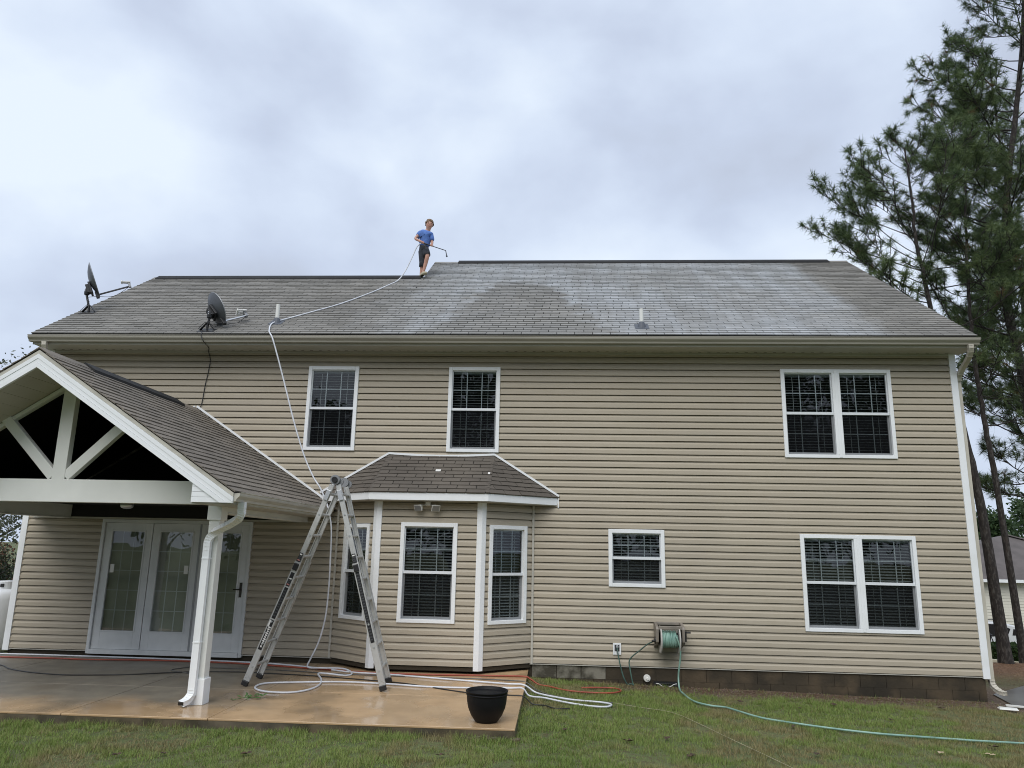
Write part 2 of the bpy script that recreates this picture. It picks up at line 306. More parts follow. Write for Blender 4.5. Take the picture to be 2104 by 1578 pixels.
# ------------------------------------------------------------------ mesh helpers
WT = {}                                # world translation of every object that can be a parent
def V(*a): return Vector(a)
class MB:
    def __init__(s): s.v = []; s.f = []
    def add(s, vs, fs):
        k = len(s.v); s.v += [tuple(p) for p in vs]; s.f += [tuple(i + k for i in f) for f in fs]; return s
    def box(s, x0, x1, y0, y1, z0, z1):
        return s.add([(x0, y0, z0), (x1, y0, z0), (x1, y1, z0), (x0, y1, z0), (x0, y0, z1), (x1, y0, z1), (x1, y1, z1), (x0, y1, z1)],
                     [(0, 3, 2, 1), (4, 5, 6, 7), (0, 1, 5, 4), (1, 2, 6, 5), (2, 3, 7, 6), (3, 0, 4, 7)])
    def obox(s, c, ax, ay, az):
        c, ax, ay, az = Vector(c), Vector(ax), Vector(ay), Vector(az)
        P = [c + ax * i + ay * j + az * k for k in (-1, 1) for i, j in ((-1, -1), (1, -1), (1, 1), (-1, 1))]
        return s.add(P, [(0, 3, 2, 1), (4, 5, 6, 7), (0, 1, 5, 4), (1, 2, 6, 5), (2, 3, 7, 6), (3, 0, 4, 7)])
    def bar(s, p0, p1, w, h, side=(0, 1, 0)):
        """beam from p0 to p1: w along `side`, h along the third direction"""
        p0, p1 = Vector(p0), Vector(p1); d = p1 - p0; n = d.normalized(); a = Vector(side); a = (a - n * a.dot(n)).normalized(); c = n.cross(a)
        return s.obox((p0 + p1) / 2, d / 2, a * (w / 2), c * (h / 2))
    def prism(s, poly, axis, a, b):
        """polygon (2-D) swept from a to b along an axis: 'x' -> (y,z), 'y' -> (x,z), 'z' -> (x,y)"""
        def P(q, t): return {'x': (t, q[0], q[1]), 'y': (q[0], t, q[1]), 'z': (q[0], q[1], t)}[axis]
        n = len(poly)
        return s.add([P(q, a) for q in poly] + [P(q, b) for q in poly], [tuple(range(n))[::-1], tuple(range(n, 2 * n))] + [(i, (i + 1) % n, n + (i + 1) % n, n + i) for i in range(n)])
    def tube(s, pts, r, n=8, cap=True):
        pts = [Vector(p) for p in pts]; k = len(s.v); rs = r if hasattr(r, '__len__') else [r] * len(pts)
        up = Vector((0, 0, 1)); prev = None
        for i, p in enumerate(pts):
            d = (pts[min(i + 1, len(pts) - 1)] - pts[max(i - 1, 0)]).normalized()
            if prev is None: a = d.cross(up if abs(d.z) < 0.95 else Vector((1, 0, 0))).normalized()
            else: a = (prev - d * prev.dot(d)).normalized()
            prev = a; b = d.cross(a)
            for j in range(n):
                q = 2 * math.pi * j / n; s.v.append(tuple(p + (a * math.cos(q) + b * math.sin(q)) * rs[i]))
        for i in range(len(pts) - 1):
            for j in range(n): s.f.append((k + i * n + j, k + i * n + (j + 1) % n, k + (i + 1) * n + (j + 1) % n, k + (i + 1) * n + j))
        if cap: s.f.append(tuple(k + j for j in range(n))[::-1]); s.f.append(tuple(k + (len(pts) - 1) * n + j for j in range(n)))
        return s
    def lathe(s, prof, c=(0, 0, 0), n=24, axis='z', close=True):
        k = len(s.v); c = Vector(c)
        for r, h in prof:
            for j in range(n):
                q = 2 * math.pi * j / n; a, b = r * math.cos(q), r * math.sin(q)
                p = {'z': (a, b, h), 'y': (a, h, b), 'x': (h, a, b)}[axis]; s.v.append(tuple(c + Vector(p)))
        for i in range(len(prof) - 1):
            for j in range(n): s.f.append((k + i * n + j, k + i * n + (j + 1) % n, k + (i + 1) * n + (j + 1) % n, k + (i + 1) * n + j))
        if close: s.f.append(tuple(k + j for j in range(n))[::-1]); s.f.append(tuple(k + (len(prof) - 1) * n + j for j in range(n)))
        return s
    def xf(s, fn): s.v = [tuple(fn(Vector(p))) for p in s.v]; return s
def props(o, label=None, cat=None, group=None, kind=None):
    for k, v in (('label', label), ('category', cat), ('group', group), ('kind', kind)):
        if v: o[k] = v
    return o
def build(mb, name, m, parent=None, smooth=False, bevel=0.0, at=None, weld=False, **kw):
    """one mesh object from world-space vertices; origin at the middle of its base"""
    a = np.array(mb.v, dtype=float); lo, hi = a.min(0), a.max(0)
    T = Vector(at) if at is not None else Vector(((lo[0] + hi[0]) / 2, (lo[1] + hi[1]) / 2, lo[2]))
    me = bpy.data.meshes.new(name); me.from_pydata([tuple(p) for p in (a - np.array(T))], [], mb.f); me.update()
    me.materials.append(M[m] if isinstance(m, str) else m)
    bm = bmesh.new(); bm.from_mesh(me)
    if weld: bmesh.ops.remove_doubles(bm, verts=bm.verts, dist=1e-5)
    bmesh.ops.recalc_face_normals(bm, faces=bm.faces); bm.to_mesh(me); bm.free()
    if smooth: me.polygons.foreach_set('use_smooth', [True] * len(me.polygons))
    o = bpy.data.objects.new(name, me); col.objects.link(o)
    if parent is not None: o.parent = parent; o.location = T - WT[parent.name]
    else: o.location = T
    WT[o.name] = T
    if bevel:
        b = o.modifiers.new('bevel', 'BEVEL'); b.width = bevel; b.segments = 2; b.limit_method = 'ANGLE'
    return props(o, **kw)
def empty(name, loc, parent=None, **kw):
    o = bpy.data.objects.new(name, None); col.objects.link(o); o.empty_display_size = 0.2
    o.location = Vector(loc) - (WT[parent.name] if parent else Vector((0, 0, 0))); o.parent = parent; WT[o.name] = Vector(loc)
    return props(o, **kw)
def catmull(P, k=8):
    P = [Vector(p) for p in P]; out_ = []
    for i in range(len(P) - 1):
        p0, p1, p2, p3 = P[max(i - 1, 0)], P[i], P[i + 1], P[min(i + 2, len(P) - 1)]
        for j in range(k):
            t = j / k; out_.append(0.5 * ((2 * p1) + (p2 - p0) * t + (2 * p0 - 5 * p1 + 4 * p2 - p3) * t * t + (3 * p1 - p0 - 3 * p2 + p3) * t ** 3))
    return out_ + [P[-1]]
def raw_mesh(name, v, f3, m, parent=None, tint=None, smooth=False, at=(0, 0, 0), **kw):
    """large triangle mesh straight from numpy arrays, with an optional colour per vertex"""
    v = np.asarray(v, np.float32) - np.array(at, np.float32); f3 = np.asarray(f3, np.int32)
    me = bpy.data.meshes.new(name); me.vertices.add(len(v)); me.vertices.foreach_set('co', v.ravel())
    me.loops.add(len(f3) * 3); me.loops.foreach_set('vertex_index', f3.ravel())
    me.polygons.add(len(f3)); me.polygons.foreach_set('loop_start', np.arange(len(f3), dtype=np.int32) * 3)
    me.update(calc_edges=True); me.materials.append(M[m])
    if tint is not None:
        at_ = me.color_attributes.new('tint', 'FLOAT_COLOR', 'POINT'); c = np.ones((len(v), 4), np.float32); c[:, :3] = tint; at_.data.foreach_set('color', c.ravel())
    if smooth: me.polygons.foreach_set('use_smooth', [True] * len(me.polygons))
    o = bpy.data.objects.new(name, me); col.objects.link(o)
    o.location = Vector(at) - (WT[parent.name] if parent else Vector((0, 0, 0))); o.parent = parent; WT[o.name] = Vector(at)
    return props(o, **kw)

# ------------------------------------------------------------------ ground
def sstep(a, b, x):
    t = np.clip((x - a) / (b - a), 0, 1); return t * t * (3 - 2 * t)
def gz(x, y):
    x = np.asarray(x, float); y = np.asarray(y, float)
    z = -0.21 - 0.0185 * np.clip(x + 0.4, 0, 9.5) - 0.035 * sstep(-3.0, -0.2, y) * sstep(-0.6, 0.4, x)
    z = z - 0.125 * np.clip(y - 5.0, 0, 19) * sstep(4, 9, x)
    return z
def ground_z(x, y): return float(gz(x, y))
def make_ground():
    xs = np.unique(np.concatenate([np.linspace(-260, -14, 24), np.linspace(-14, 14, 141), np.linspace(14, 260, 40)]))
    ys = np.unique(np.concatenate([np.linspace(-200, -14, 20), np.linspace(-14, 8, 111), np.linspace(8, 30, 30), np.linspace(30, 320, 30)]))
    X, Y = np.meshgrid(xs, ys); Z = gz(X, Y) + 0.006 * np.sin(X * 2.3 + np.sin(Y * 1.7)) * np.cos(Y * 2.9)
    v = np.stack([X, Y, Z], -1).reshape(-1, 3); n = len(xs); i = np.arange((len(ys) - 1) * (n - 1)); a = (i // (n - 1)) * n + i % (n - 1)
    f = np.concatenate([np.stack([a, a + 1, a + n + 1], 1), np.stack([a, a + n + 1, a + n], 1)])
    o = raw_mesh('ground', v, f, 'ground', smooth=True, kind='structure')
    x, y = v[:, 0], v[:, 1]
    bare = sstep(0.3, 2.2, x) * sstep(-0.95, -0.45, y + 0.12 * np.sin(x * 3)) * (1 - sstep(1.0, 2.5, y))
    straw = sstep(7.3, 8.2, x) * sstep(1.5, 4.0, y) * (1 - sstep(13, 17, y))
    at_ = o.data.color_attributes.new('cover', 'FLOAT_COLOR', 'POINT'); c = np.ones((len(v), 4), np.float32); c[:, 0] = 1 - bare; c[:, 1] = straw; at_.data.foreach_set('color', c.ravel())
make_ground()

# ------------------------------------------------------------------ the house
XL, XR, ZS, C = -9.336, 6.766, 5.2445, 0.1143
house = empty('house', (-1.3, 4.0, -0.35), label='two storey tan vinyl sided house with grey shingle roof', cat='house')
WIN = {'A': (-4.4535, 3.4348, 0.9137, 1.5136, 1), 'B': (-1.9176, 3.4336, 0.9137, 1.5136, 1), 'C': (3.8466, 3.4104, 1.8478, 1.5316, 2),
       'D': (4.0069, 0.615, 1.8478, 1.5316, 2), 'E': (0.8715, 1.2385, 0.926, 0.9322, 1)}
DOOR = (-7.90, -5.215, -0.045, 2.18)
holes = [(x, x + w, z, z + h) for x, z, w, h, _ in WIN.values()] + [DOOR, (-3.70, -0.425, -0.2, 2.52)]
def sheath(mb, fr, u0, u1, z0, z1, holes):
    us = sorted({u0, u1, *[min(max(a, u0), u1) for h in holes for a in h[:2]]}); zs = sorted({z0, z1, *[min(max(a, z0), z1) for h in holes for a in h[2:]]})
    for a, b in zip(us, us[1:]):
        for c, d in zip(zs, zs[1:]):
            if any(h[0] <= (a + b) / 2 <= h[1] and h[2] <= (c + d) / 2 <= h[3] for h in holes): continue
            k = len(mb.v)
            for dd in (-0.038, -0.10): mb.v += [tuple(fr(u, dd, z)) for u, z in ((a, c), (b, c), (b, d), (a, d))]
            mb.f += [tuple(k + i for i in q) for q in ((0, 1, 2, 3), (7, 6, 5, 4), (0, 4, 5, 1), (1, 5, 6, 2), (2, 6, 7, 3), (3, 7, 4, 0))]
def course_mesh(fr, u0, u1, z0, ztop, holes):
    """one dutch-lap course: recess, flat lower face, slanted cove; cut round the openings"""
    prof = [(0.0, -0.034), (0.0105, -0.034), (0.0110, 0.025), (0.072, 0.022), (0.101, 0.003), (C + 0.001, -0.003)]
    def clip(lo, hi):
        out_ = []
        for (za, ya), (zb, yb) in zip(prof, prof[1:]):
            za, zb = za + z0, zb + z0
            if zb <= lo or za >= hi: continue
            def at(z): return ya + (yb - ya) * ((z - za) / (zb - za))
            p, q = max(za, lo), min(zb, hi)
            if not out_: out_.append((p, at(p)))
            out_.append((q, at(q)))
        return out_
    mb = MB(); runs = [mb]; us = sorted({u0, u1, *[min(max(a, u0), u1) for h in holes for a in h[:2]]})
    for a, b in zip(us, us[1:]):
        if b - a < 1e-4: continue
        spans = [(z0, min(z0 + C + 0.001, ztop))]
        for h in holes:
            if h[0] <= (a + b) / 2 <= h[1]:
                spans = [q for s in spans for q in ((s[0], min(s[1], h[2])), (max(s[0], h[3]), s[1])) if q[1] - q[0] > 0.002]
        if not spans:
            mb = MB(); runs.append(mb); continue
        for lo, hi in spans:
            P = clip(lo, hi); k = len(mb.v)
            for z, y in P: mb.v += [tuple(fr(a, y, z)), tuple(fr(b, y, z))]
            for i in range(len(P) - 1): mb.f.append((k + 2 * i, k + 2 * i + 1, k + 2 * i + 3, k + 2 * i + 2))
    return [r for r in runs if r.v]
def frame_fn(o, u, n):
    o, u, n = Vector(o), Vector(u).normalized(), Vector(n).normalized()
    return lambda a, d, z: V(o.x + u.x * a + n.x * d, o.y + u.y * a + n.y * d, z)
def clad(name, fr, u0, u1, z0, ztop, holes):
    mb = MB(); sheath(mb, fr, u0, u1, z0, ztop, holes); w = build(mb, name, 'siding', house)
    k = 0
    while z0 + k * C < ztop - 0.01:
        for mb in course_mesh(fr, u0, u1, z0 + k * C, ztop, holes): build(mb, 'siding_course', 'siding', w, weld=True)
        k += 1
    return w
fr_main = frame_fn((0, 0, 0), (1, 0, 0), (0, -1, 0))
clad('rear_wall', fr_main, XL, XR, 0.0, ZS, holes)
# gable ends and far walls, lap-sided as one piece each
def lap_wall(name, fr, u0, u1, ztop_fn):
    mb = MB(); n = int(9.2 / C)
    for k in range(n):
        z0 = k * C; lo = [u for u in np.linspace(u0, u1, 41) if ztop_fn(u) >= z0 + 0.5 * C]
        if len(lo) < 2: continue
        a, b = lo[0], lo[-1]; q = len(mb.v)
        for z, y in ((z0, -0.006), (z0 + 0.01, 0.017), (z0 + 0.072, 0.016), (z0 + C, -0.002)): mb.v += [tuple(fr(a, y, z)), tuple(fr(b, y, z))]
        mb.f += [(q + 2 * i, q + 2 * i + 1, q + 2 * i + 3, q + 2 * i + 2) for i in range(3)]
    return build(mb, name, 'siding', house)
YB_L, YB_R, YR_L, YR_R, SL, ZE = 6.7, 9.5, 3.12, 4.50, 0.66, 5.425   # back walls, ridges, slope, eave height at y=-0.5
def zroof(y): return ZE + SL * (y + 0.5)
lap_wall('right_gable_wall', frame_fn((XR, 0, 0), (0, 1, 0), (1, 0, 0)), 0.0, 9.0, lambda y: min(zroof(y), zroof(2 * YR_R - y)) - 0.12)
lap_wall('left_gable_wall', frame_fn((XL, 0, 0), (0, 1, 0), (-1, 0, 0)), 0.0, 6.24, lambda y: min(zroof(y), zroof(2 * YR_L - y)) - 0.12)
lap_wall('front_wall', frame_fn((0, 9.0, 0), (1, 0, 0), (0, 1, 0)), -3.05, XR, lambda u: ZS)
lap_wall('front_wall', frame_fn((0, 6.24, 0), (1, 0, 0), (0, 1, 0)), XL, -3.05, lambda u: ZS)
lap_wall('step_wall', frame_fn((-3.0, 0, 0), (0, 1, 0), (-1, 0, 0)), 3.2, 9.0, lambda y: min(zroof(y), zroof(2 * YR_R - y)) - 0.05)
# corner posts
build(MB().box(XR - 0.075, XR + 0.034, -0.036, 0.075, -0.03, ZS), 'corner_post', 'white', house, bevel=0.004)
build(MB().box(XL - 0.034, XL + 0.075, -0.036, 0.075, -0.03, ZS), 'corner_post', 'white', house, bevel=0.004)
build(MB().box(XL, XR, -0.019, 0.0, -0.012, 0.0), 'starter_strip', 'soffit', house)
# foundation: two courses of block, the parged ones darker
fnd = build(MB().box(XL + 0.03, XR - 0.02, 0.028, 8.9, -1.2, -0.005), 'foundation', 'mortar', house)
for r in range(3):
    x = -0.38 - (0.2 if r % 2 else 0.0); z1 = -0.012 - r * 0.2
    while x < XR - 0.05:
        w = min(0.395, XR - 0.03 - x)
        if w > 0.05:
            pale = x < 0.72 and r == 0; d = 0.004 if pale else 0.0004
            build(MB().box(x + d, x + w - d, 0.004 + (random.uniform(0, 0.004) if pale else 0.0006 * r), 0.06, z1 - 0.2 + max(d, 0.0022), z1 - d), 'block', 'block_pale' if (x < 0.72 and r == 0) else 'block', fnd)
        x += 0.4

# ------------------------------------------------------------------ windows
def window(name_label, fr, u, z, w, h, units):
    """casing with children: sash rails, grille bars, panes, screens, blinds; dark room behind"""
    def bx(mb, a, b, d0, d1, c, d):
        k = len(mb.v)
        for dd in (d0, d1): mb.v += [tuple(fr(q, dd, s)) for q, s in ((a, c), (b, c), (b, d), (a, d))]
        mb.f += [tuple(k + i for i in q) for q in ((0, 1, 2, 3), (7, 6, 5, 4), (0, 4, 5, 1), (1, 5, 6, 2), (2, 6, 7, 3), (3, 7, 4, 0))]
    t = 0.062; mw = 0.13; mb = MB()
    bx(mb, u, u + t, 0.044, -0.06, z, z + h); bx(mb, u + w - t, u + w, 0.044, -0.06, z, z + h)
    bx(mb, u + t, u + w - t, 0.044, -0.06, z, z + t * 0.9); bx(mb, u + t, u + w - t, 0.044, -0.06, z + h - t, z + h)
    uw = (w - 2 * t - (mw if units == 2 else 0)) / units
    if units == 2: bx(mb, u + t + uw, u + t + uw + mw, 0.044, -0.06, z + t * 0.9, z + h - t)
    win = build(mb, 'window', 'white', house, bevel=0.004)
    if units == 2:                                                    # seam between the two units
        m2 = MB(); c = u + w / 2; bx(m2, c - 0.022, c + 0.022, 0.049, 0.044, z + 0.01, z + h - 0.01); build(m2, 'mullion_cover', 'white', win, bevel=0.002)
    for q in range(units):
        a = u + t + q * (uw + mw); b = a + uw; z0, z1 = z + t * 0.9, z + h - t; zm = (z0 + z1) / 2
        m = MB()                                                      # upper sash
        bx(m, a, a + 0.016, 0.006, -0.035, zm, z1); bx(m, b - 0.016, b, 0.006, -0.035, zm, z1); bx(m, a + 0.016, b - 0.016, 0.006, -0.035, z1 - 0.018, z1); bx(m, a, b, 0.018, -0.035, zm - 0.022, zm + 0.022)
        build(m, 'upper_sash', 'sash', win, bevel=0.002)
        m = MB()                                                      # lower sash, set further in
        zt = zm - 0.022
        bx(m, a, a + 0.028, -0.022, -0.055, z0, zt); bx(m, b - 0.028, b, -0.022, -0.055, z0, zt); bx(m, a + 0.028, b - 0.028, -0.022, -0.055, z0, z0 + 0.04)
        build(m, 'lower_sash', 'sash', win, bevel=0.002)
        for (c0, c1, d) in ((zm + 0.022, z1 - 0.018, -0.016), (z0 + 0.04, zt, -0.038)):
            m = MB(); k = len(m.v); m.v += [tuple(fr(p, d, s)) for p, s in ((a + 0.01, c0), (b - 0.01, c0), (b - 0.01, c1), (a + 0.01, c1))]; m.f.append((0, 1, 2, 3)); build(m, 'pane', 'glass', win)
            for i in (1, 2):
                m = MB(); x = a + (b - a) * i / 3; bx(m, x - 0.008, x + 0.008, d - 0.003, d - 0.011, c0, c1); build(m, 'grille_bar', 'muntin', win)
            m = MB(); s = (c0 + c1) / 2; bx(m, a + 0.01, b - 0.01, d - 0.002, d - 0.0105, s - 0.008, s + 0.008); build(m, 'grille_bar', 'muntin', win)
        m = MB(); m.v += [tuple(fr(p, -0.006, s)) for p, s in ((a + 0.002, z0 + 0.002), (b - 0.002, z0 + 0.002), (b - 0.002, zt), (a + 0.002, zt))]; m.f.append((0, 1, 2, 3)); build(m, 'insect_screen', 'screen', win)
        m = MB(); n = int((z1 - z0) / 0.047); rnd = random.uniform(-0.13, 0.10)   # slatted blind, hung 7 cm in
        for i in range(n):
            s = z1 - 0.05 - i * 0.047; tl = (0.40 if z < 2.6 else 0.27) + rnd; k = len(m.v); dz, dd = 0.025 * math.sin(tl), 0.025 * math.cos(tl)
            for th in (0.0015, -0.0015):
                m.v += [tuple(fr(p, -0.095 + e1 * dd, s - e1 * dz + th)) for p, e1 in ((a + 0.006, 1), (b - 0.006, 1), (b - 0.006, -1), (a + 0.006, -1))]
            m.f += [tuple(k + i2 for i2 in qq) for qq in ((0, 1, 2, 3), (7, 6, 5, 4), (0, 4, 5, 1), (1, 5, 6, 2), (2, 6, 7, 3), (3, 7, 4, 0))]
        bx(m, a + 0.004, b - 0.004, -0.068, -0.125, z1 - 0.042, z1 - 0.001)
        for i in (0.2, 0.8): bx(m, a + (b - a) * i - 0.004, a + (b - a) * i + 0.004, -0.062, -0.064, z0 + 0.02, z1 - 0.05)
        build(m, 'slatted_blind', 'blind', win)
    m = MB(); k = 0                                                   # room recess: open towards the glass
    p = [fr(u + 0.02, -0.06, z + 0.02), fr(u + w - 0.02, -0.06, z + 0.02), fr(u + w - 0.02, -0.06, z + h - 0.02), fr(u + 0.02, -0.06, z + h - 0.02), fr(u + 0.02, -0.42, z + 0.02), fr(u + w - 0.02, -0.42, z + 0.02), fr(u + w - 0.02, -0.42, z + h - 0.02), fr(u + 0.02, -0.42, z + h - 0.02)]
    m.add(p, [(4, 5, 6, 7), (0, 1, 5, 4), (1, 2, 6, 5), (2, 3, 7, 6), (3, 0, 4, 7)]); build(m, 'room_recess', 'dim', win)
    return win
for k, (x, z, w, h, n) in WIN.items(): window(k, fr_main, x, z, w, h, n)

# ------------------------------------------------------------------ french door under the porch
def french_door():
    x0, x1, z0, z1 = DOOR; j = 0.055
    mb = MB(); mb.box(x0, x0 + j, -0.042, 0.08, z0, z1).box(x1 - j, x1, -0.042, 0.08, z0, z1).box(x0 + j, x1 - j, -0.042, 0.08, z1 - j, z1).box(x0 + j, x1 - j, -0.06, 0.08, z0, z0 + 0.075)
    d = build(mb, 'french_door', 'door', house, bevel=0.004)
    pw = (x1 - x0 - 2 * j) / 3; zb = z0 + 0.077
    build(MB().box(x0 + j, x1 - j, 0.085, 0.095, zb, z1 - j), 'window_shade', 'curtain', d)
    for i in range(3):
        a = x0 + j + i * pw + 0.006; b = a + pw - 0.012; yo = -0.012 if i < 2 else -0.024; zt = z1 - j - 0.004
        g0, g1, c0, c1 = a + 0.135, b - 0.135, zb + 0.30, zt - 0.145
        m = MB().box(a, g0, yo, 0.035, zb, zt).box(g1, b, yo, 0.035, zb, zt).box(g0, g1, yo, 0.035, zb, c0).box(g0, g1, yo, 0.035, c1, zt)
        lf = build(m, 'door_leaf', 'door', d, bevel=0.003)
        m = MB(); t = 0.022
        m.box(g0 - t, g0, yo - 0.01, yo, c0 - t, c1 + t).box(g1, g1 + t, yo - 0.01, yo, c0 - t, c1 + t).box(g0, g1, yo - 0.01, yo, c0 - t, c0).box(g0, g1, yo - 0.01, yo, c1, c1 + t)
        build(m, 'glazing_bead', 'door', lf, bevel=0.002)
        m = MB(); m.add([(g0, yo + 0.018, c0), (g1, yo + 0.018, c0), (g1, yo + 0.018, c1), (g0, yo + 0.018, c1)], [(0, 1, 2, 3)]); build(m, 'glass', 'door_glass', lf)
        for q in (1, 2): x = g0 + (g1 - g0) * q / 3; build(MB().box(x - 0.007, x + 0.007, yo + 0.020, yo + 0.028, c0, c1), 'grille_bar', 'muntin', lf)
        for q in range(1, 5): z = c0 + (c1 - c0) * q / 5; build(MB().box(g0, g1, yo + 0.021, yo + 0.029, z - 0.007, z + 0.007), 'grille_bar', 'muntin', lf)
        if i == 2:
            hx = b - 0.055; m = MB().box(hx - 0.02, hx + 0.02, yo - 0.012, yo, 0.92, 1.16); m.tube([(hx, yo - 0.01, 1.05), (hx, yo - 0.05, 1.05), (hx - 0.11, yo - 0.055, 1.05)], 0.009, 8)
            build(m, 'handle', 'bronze', lf)
        if i == 1: build(MB().box(b - 0.01, b + 0.022, yo - 0.018, yo, zb, zt), 'astragal', 'alu_dark', d)
        if i < 2: build(MB().box(g0 + 0.02 if i == 0 else g1 - 0.10, g0 + 0.09 if i == 0 else g1 - 0.03, yo + 0.014, yo + 0.0165, 1.28, 1.42), 'sticker', 'label_white', lf)
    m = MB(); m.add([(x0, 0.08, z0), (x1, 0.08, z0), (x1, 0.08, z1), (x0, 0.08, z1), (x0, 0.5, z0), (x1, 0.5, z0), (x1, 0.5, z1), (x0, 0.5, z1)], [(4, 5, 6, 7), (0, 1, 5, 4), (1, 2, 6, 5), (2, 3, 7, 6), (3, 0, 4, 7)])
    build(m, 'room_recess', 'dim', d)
french_door()

# ------------------------------------------------------------------ bay
B0, B1, B2, B3 = (-3.72, 0.0), (-2.905, -0.62), (-1.205, -0.62), (-0.403, 0.0)
BZ = 2.535
def seg_frame(p, q):
    d = Vector((q[0] - p[0], q[1] - p[1], 0)); L = d.length; d.normalize(); return frame_fn((p[0], p[1], 0), d, (d.y, -d.x, 0)), L
for (p, q, wu) in ((B0, B1, (0.20, 0.87, 0.645, 2.172)), (B1, B2, (0.395, 1.318, 0.645, 2.20)), (B2, B3, (0.145, 0.885, 0.635, 2.187))):
    fr, L = seg_frame(p, q)
    clad('bay_wall', fr, 0.0, L, 0.0, BZ, [wu])
    window('bay', fr, wu[0], wu[2], wu[1] - wu[0], wu[3] - wu[2], 1)
for p, dr in ((B1, (-0.35, -1)), (B2, (0.35, -1))):                     # white corner posts of the bay
    fr1, fr2 = (seg_frame(B0, B1), seg_frame(B1, B2)) if p == B1 else (seg_frame(B1, B2), seg_frame(B2, B3))
    a = fr1[0](fr1[1] - 0.07, 0.034, 0); b = fr1[0](fr1[1], 0.036, 0); c = fr2[0](0.0, 0.036, 0); d = fr2[0](0.07, 0.034, 0); e1 = fr2[0](0.07, -0.01, 0); f1 = fr1[0](fr1[1] - 0.07, -0.01, 0)
    mid = (b + c) / 2 + Vector((dr[0] * 0.004, -0.006, 0)); build(MB().prism([(q.x, q.y) for q in (a, mid, d, e1, f1)], 'z', -0.05, BZ), 'corner_post', 'white', house, bevel=0.003)
for x, y in ((B0[0] - 0.03, -0.012), (B3[0], -0.012)): build(MB().box(x, x + 0.035, y - 0.026, 0.0, -0.01, BZ), 'inside_corner', 'soffit', house)
build(MB().prism([B0, B1, B2, B3], 'z', -0.06, -0.004), 'bay_floor', 'mortar', house)
E0, E1, E2, E3 = (-4.08, -0.004), (-3.015, -0.87), (-1.082, -0.87), (0.042, -0.004)
def inset(k): return [(E0[0] + k * 1.6, E0[1]), (E1[0] + k * 0.35, E1[1] + k), (E2[0] - k * 0.35, E2[1] + k), (E3[0] - k * 1.6, E3[1])]
i2 = inset(0.02); mb = MB()
for i in range(3):
    (a, b), (c, d) = ([E0, E1, E2, E3][i], [E0, E1, E2, E3][i + 1]), (i2[i], i2[i + 1])
    mb.add([(*a, 2.548), (*b, 2.548), (*d, 2.548), (*c, 2.548), (*a, 2.668), (*b, 2.668), (*d, 2.668), (*c, 2.668)], [(0, 3, 2, 1), (4, 5, 6, 7), (0, 1, 5, 4), (1, 2, 6, 5), (2, 3, 7, 6), (3, 0, 4, 7)])
build(mb, 'bay_fascia', 'white', house)
build(MB().prism(i2, 'z', BZ + 0.002, BZ + 0.02), 'bay_soffit', 'soffit', house)
for q, s in ((E0, 1), (E3, -1)): build(MB().box(min(q[0], q[0] + 0.02 * s), max(q[0], q[0] + 0.02 * s), -0.03, -0.005, 2.50, 2.70), 'fascia_end', 'white', house)

# ------------------------------------------------------------------ shingled roofs
tab_cache = {}
def shingles(roof, p0, e, s, vmax, umin, umax, expo, tabw, matname, keep=lambda row: False, jit=0.35, thick=0.017):
    """tabs on the plane p0 + u*e + v*s; rows for which keep(row) is true become single objects, the rest one field"""
    p0, e, s = Vector(p0), Vector(e).normalized(), Vector(s).normalized(); n = e.cross(s).normalized()
    if n.z < 0: n = -n
    field = MB(); rows = int(math.ceil(vmax / expo)); gap = 0.011
    for r in range(rows):
        v0, v1 = r * expo, min((r + 1) * expo + 0.012, vmax); off = (r % 2) * tabw * 0.5 + ((r // 2) % 3) * tabw * 0.085 + random.uniform(-1, 1) * 0.008
        lo0, lo1, hi0, hi1 = umin(v0), umin(v1), umax(v0), umax(v1)
        k = math.floor((min(lo0, lo1) - off) / tabw)
        while off + k * tabw < max(hi0, hi1):
            a, b = off + k * tabw + gap / 2, off + (k + 1) * tabw - gap / 2; k += 1
            a0, a1, b0, b1 = max(a, lo0), max(a, lo1), min(b, hi0), min(b, hi1)
            if b0 - a0 < 0.015 and b1 - a1 < 0.015: continue
            b0, b1 = max(b0, a0 + 0.002), max(b1, a1 + 0.002); t = thick * random.uniform(0.8, 1.25); sk = random.uniform(-0.003, 0.003)
            full = abs(b0 - a0 - (tabw - gap)) < 1e-6 and abs(b1 - a1 - (tabw - gap)) < 1e-6
            P = [(a0, v0 + sk, t), (b0, v0 + sk, t), (b1, v1, 0.003), (a1, v1, 0.003), (a0, v0 + sk, 0.0), (b0, v0 + sk, 0.0), (b1, v1, -0.004), (a1, v1, -0.004)]
            F = [(0, 1, 2, 3), (4, 5, 1, 0), (5, 6, 2, 1), (7, 4, 0, 3)]
            if keep(r) and full:
                key = (matname, round(tabw, 3), round(expo, 3))
                if key not in tab_cache:
                    me = bpy.data.meshes.new('shingle'); w = tabw - gap; x1 = expo + 0.012
                    me.from_pydata([(0, 0, thick), (w, 0, thick), (w, x1, 0.003), (0, x1, 0.003), (0, 0, 0), (w, 0, 0), (w, x1, -0.004), (0, x1, -0.004)], [], F); me.materials.append(M[matname]); tab_cache[key] = me
                o = bpy.data.objects.new('shingle', tab_cache[key]); col.objects.link(o); o.parent = roof
                w0 = p0 + e * a + s * (v0 + sk) - WT[roof.name]
                o.matrix_basis = Matrix(((e.x, s.x, n.x, w0.x), (e.y, s.y, n.y, w0.y), (e.z, s.z, n.z, w0.z), (0, 0, 0, 1)))
            elif keep(r): build(MB().add([p0 + e * q[0] + s * q[1] + n * q[2] for q in P], F), 'shingle', matname, roof)
            else: field.add([p0 + e * q[0] + s * q[1] + n * q[2] for q in P], F)
    if field.v: build(field, 'shingle_field', matname, roof, kind='stuff')
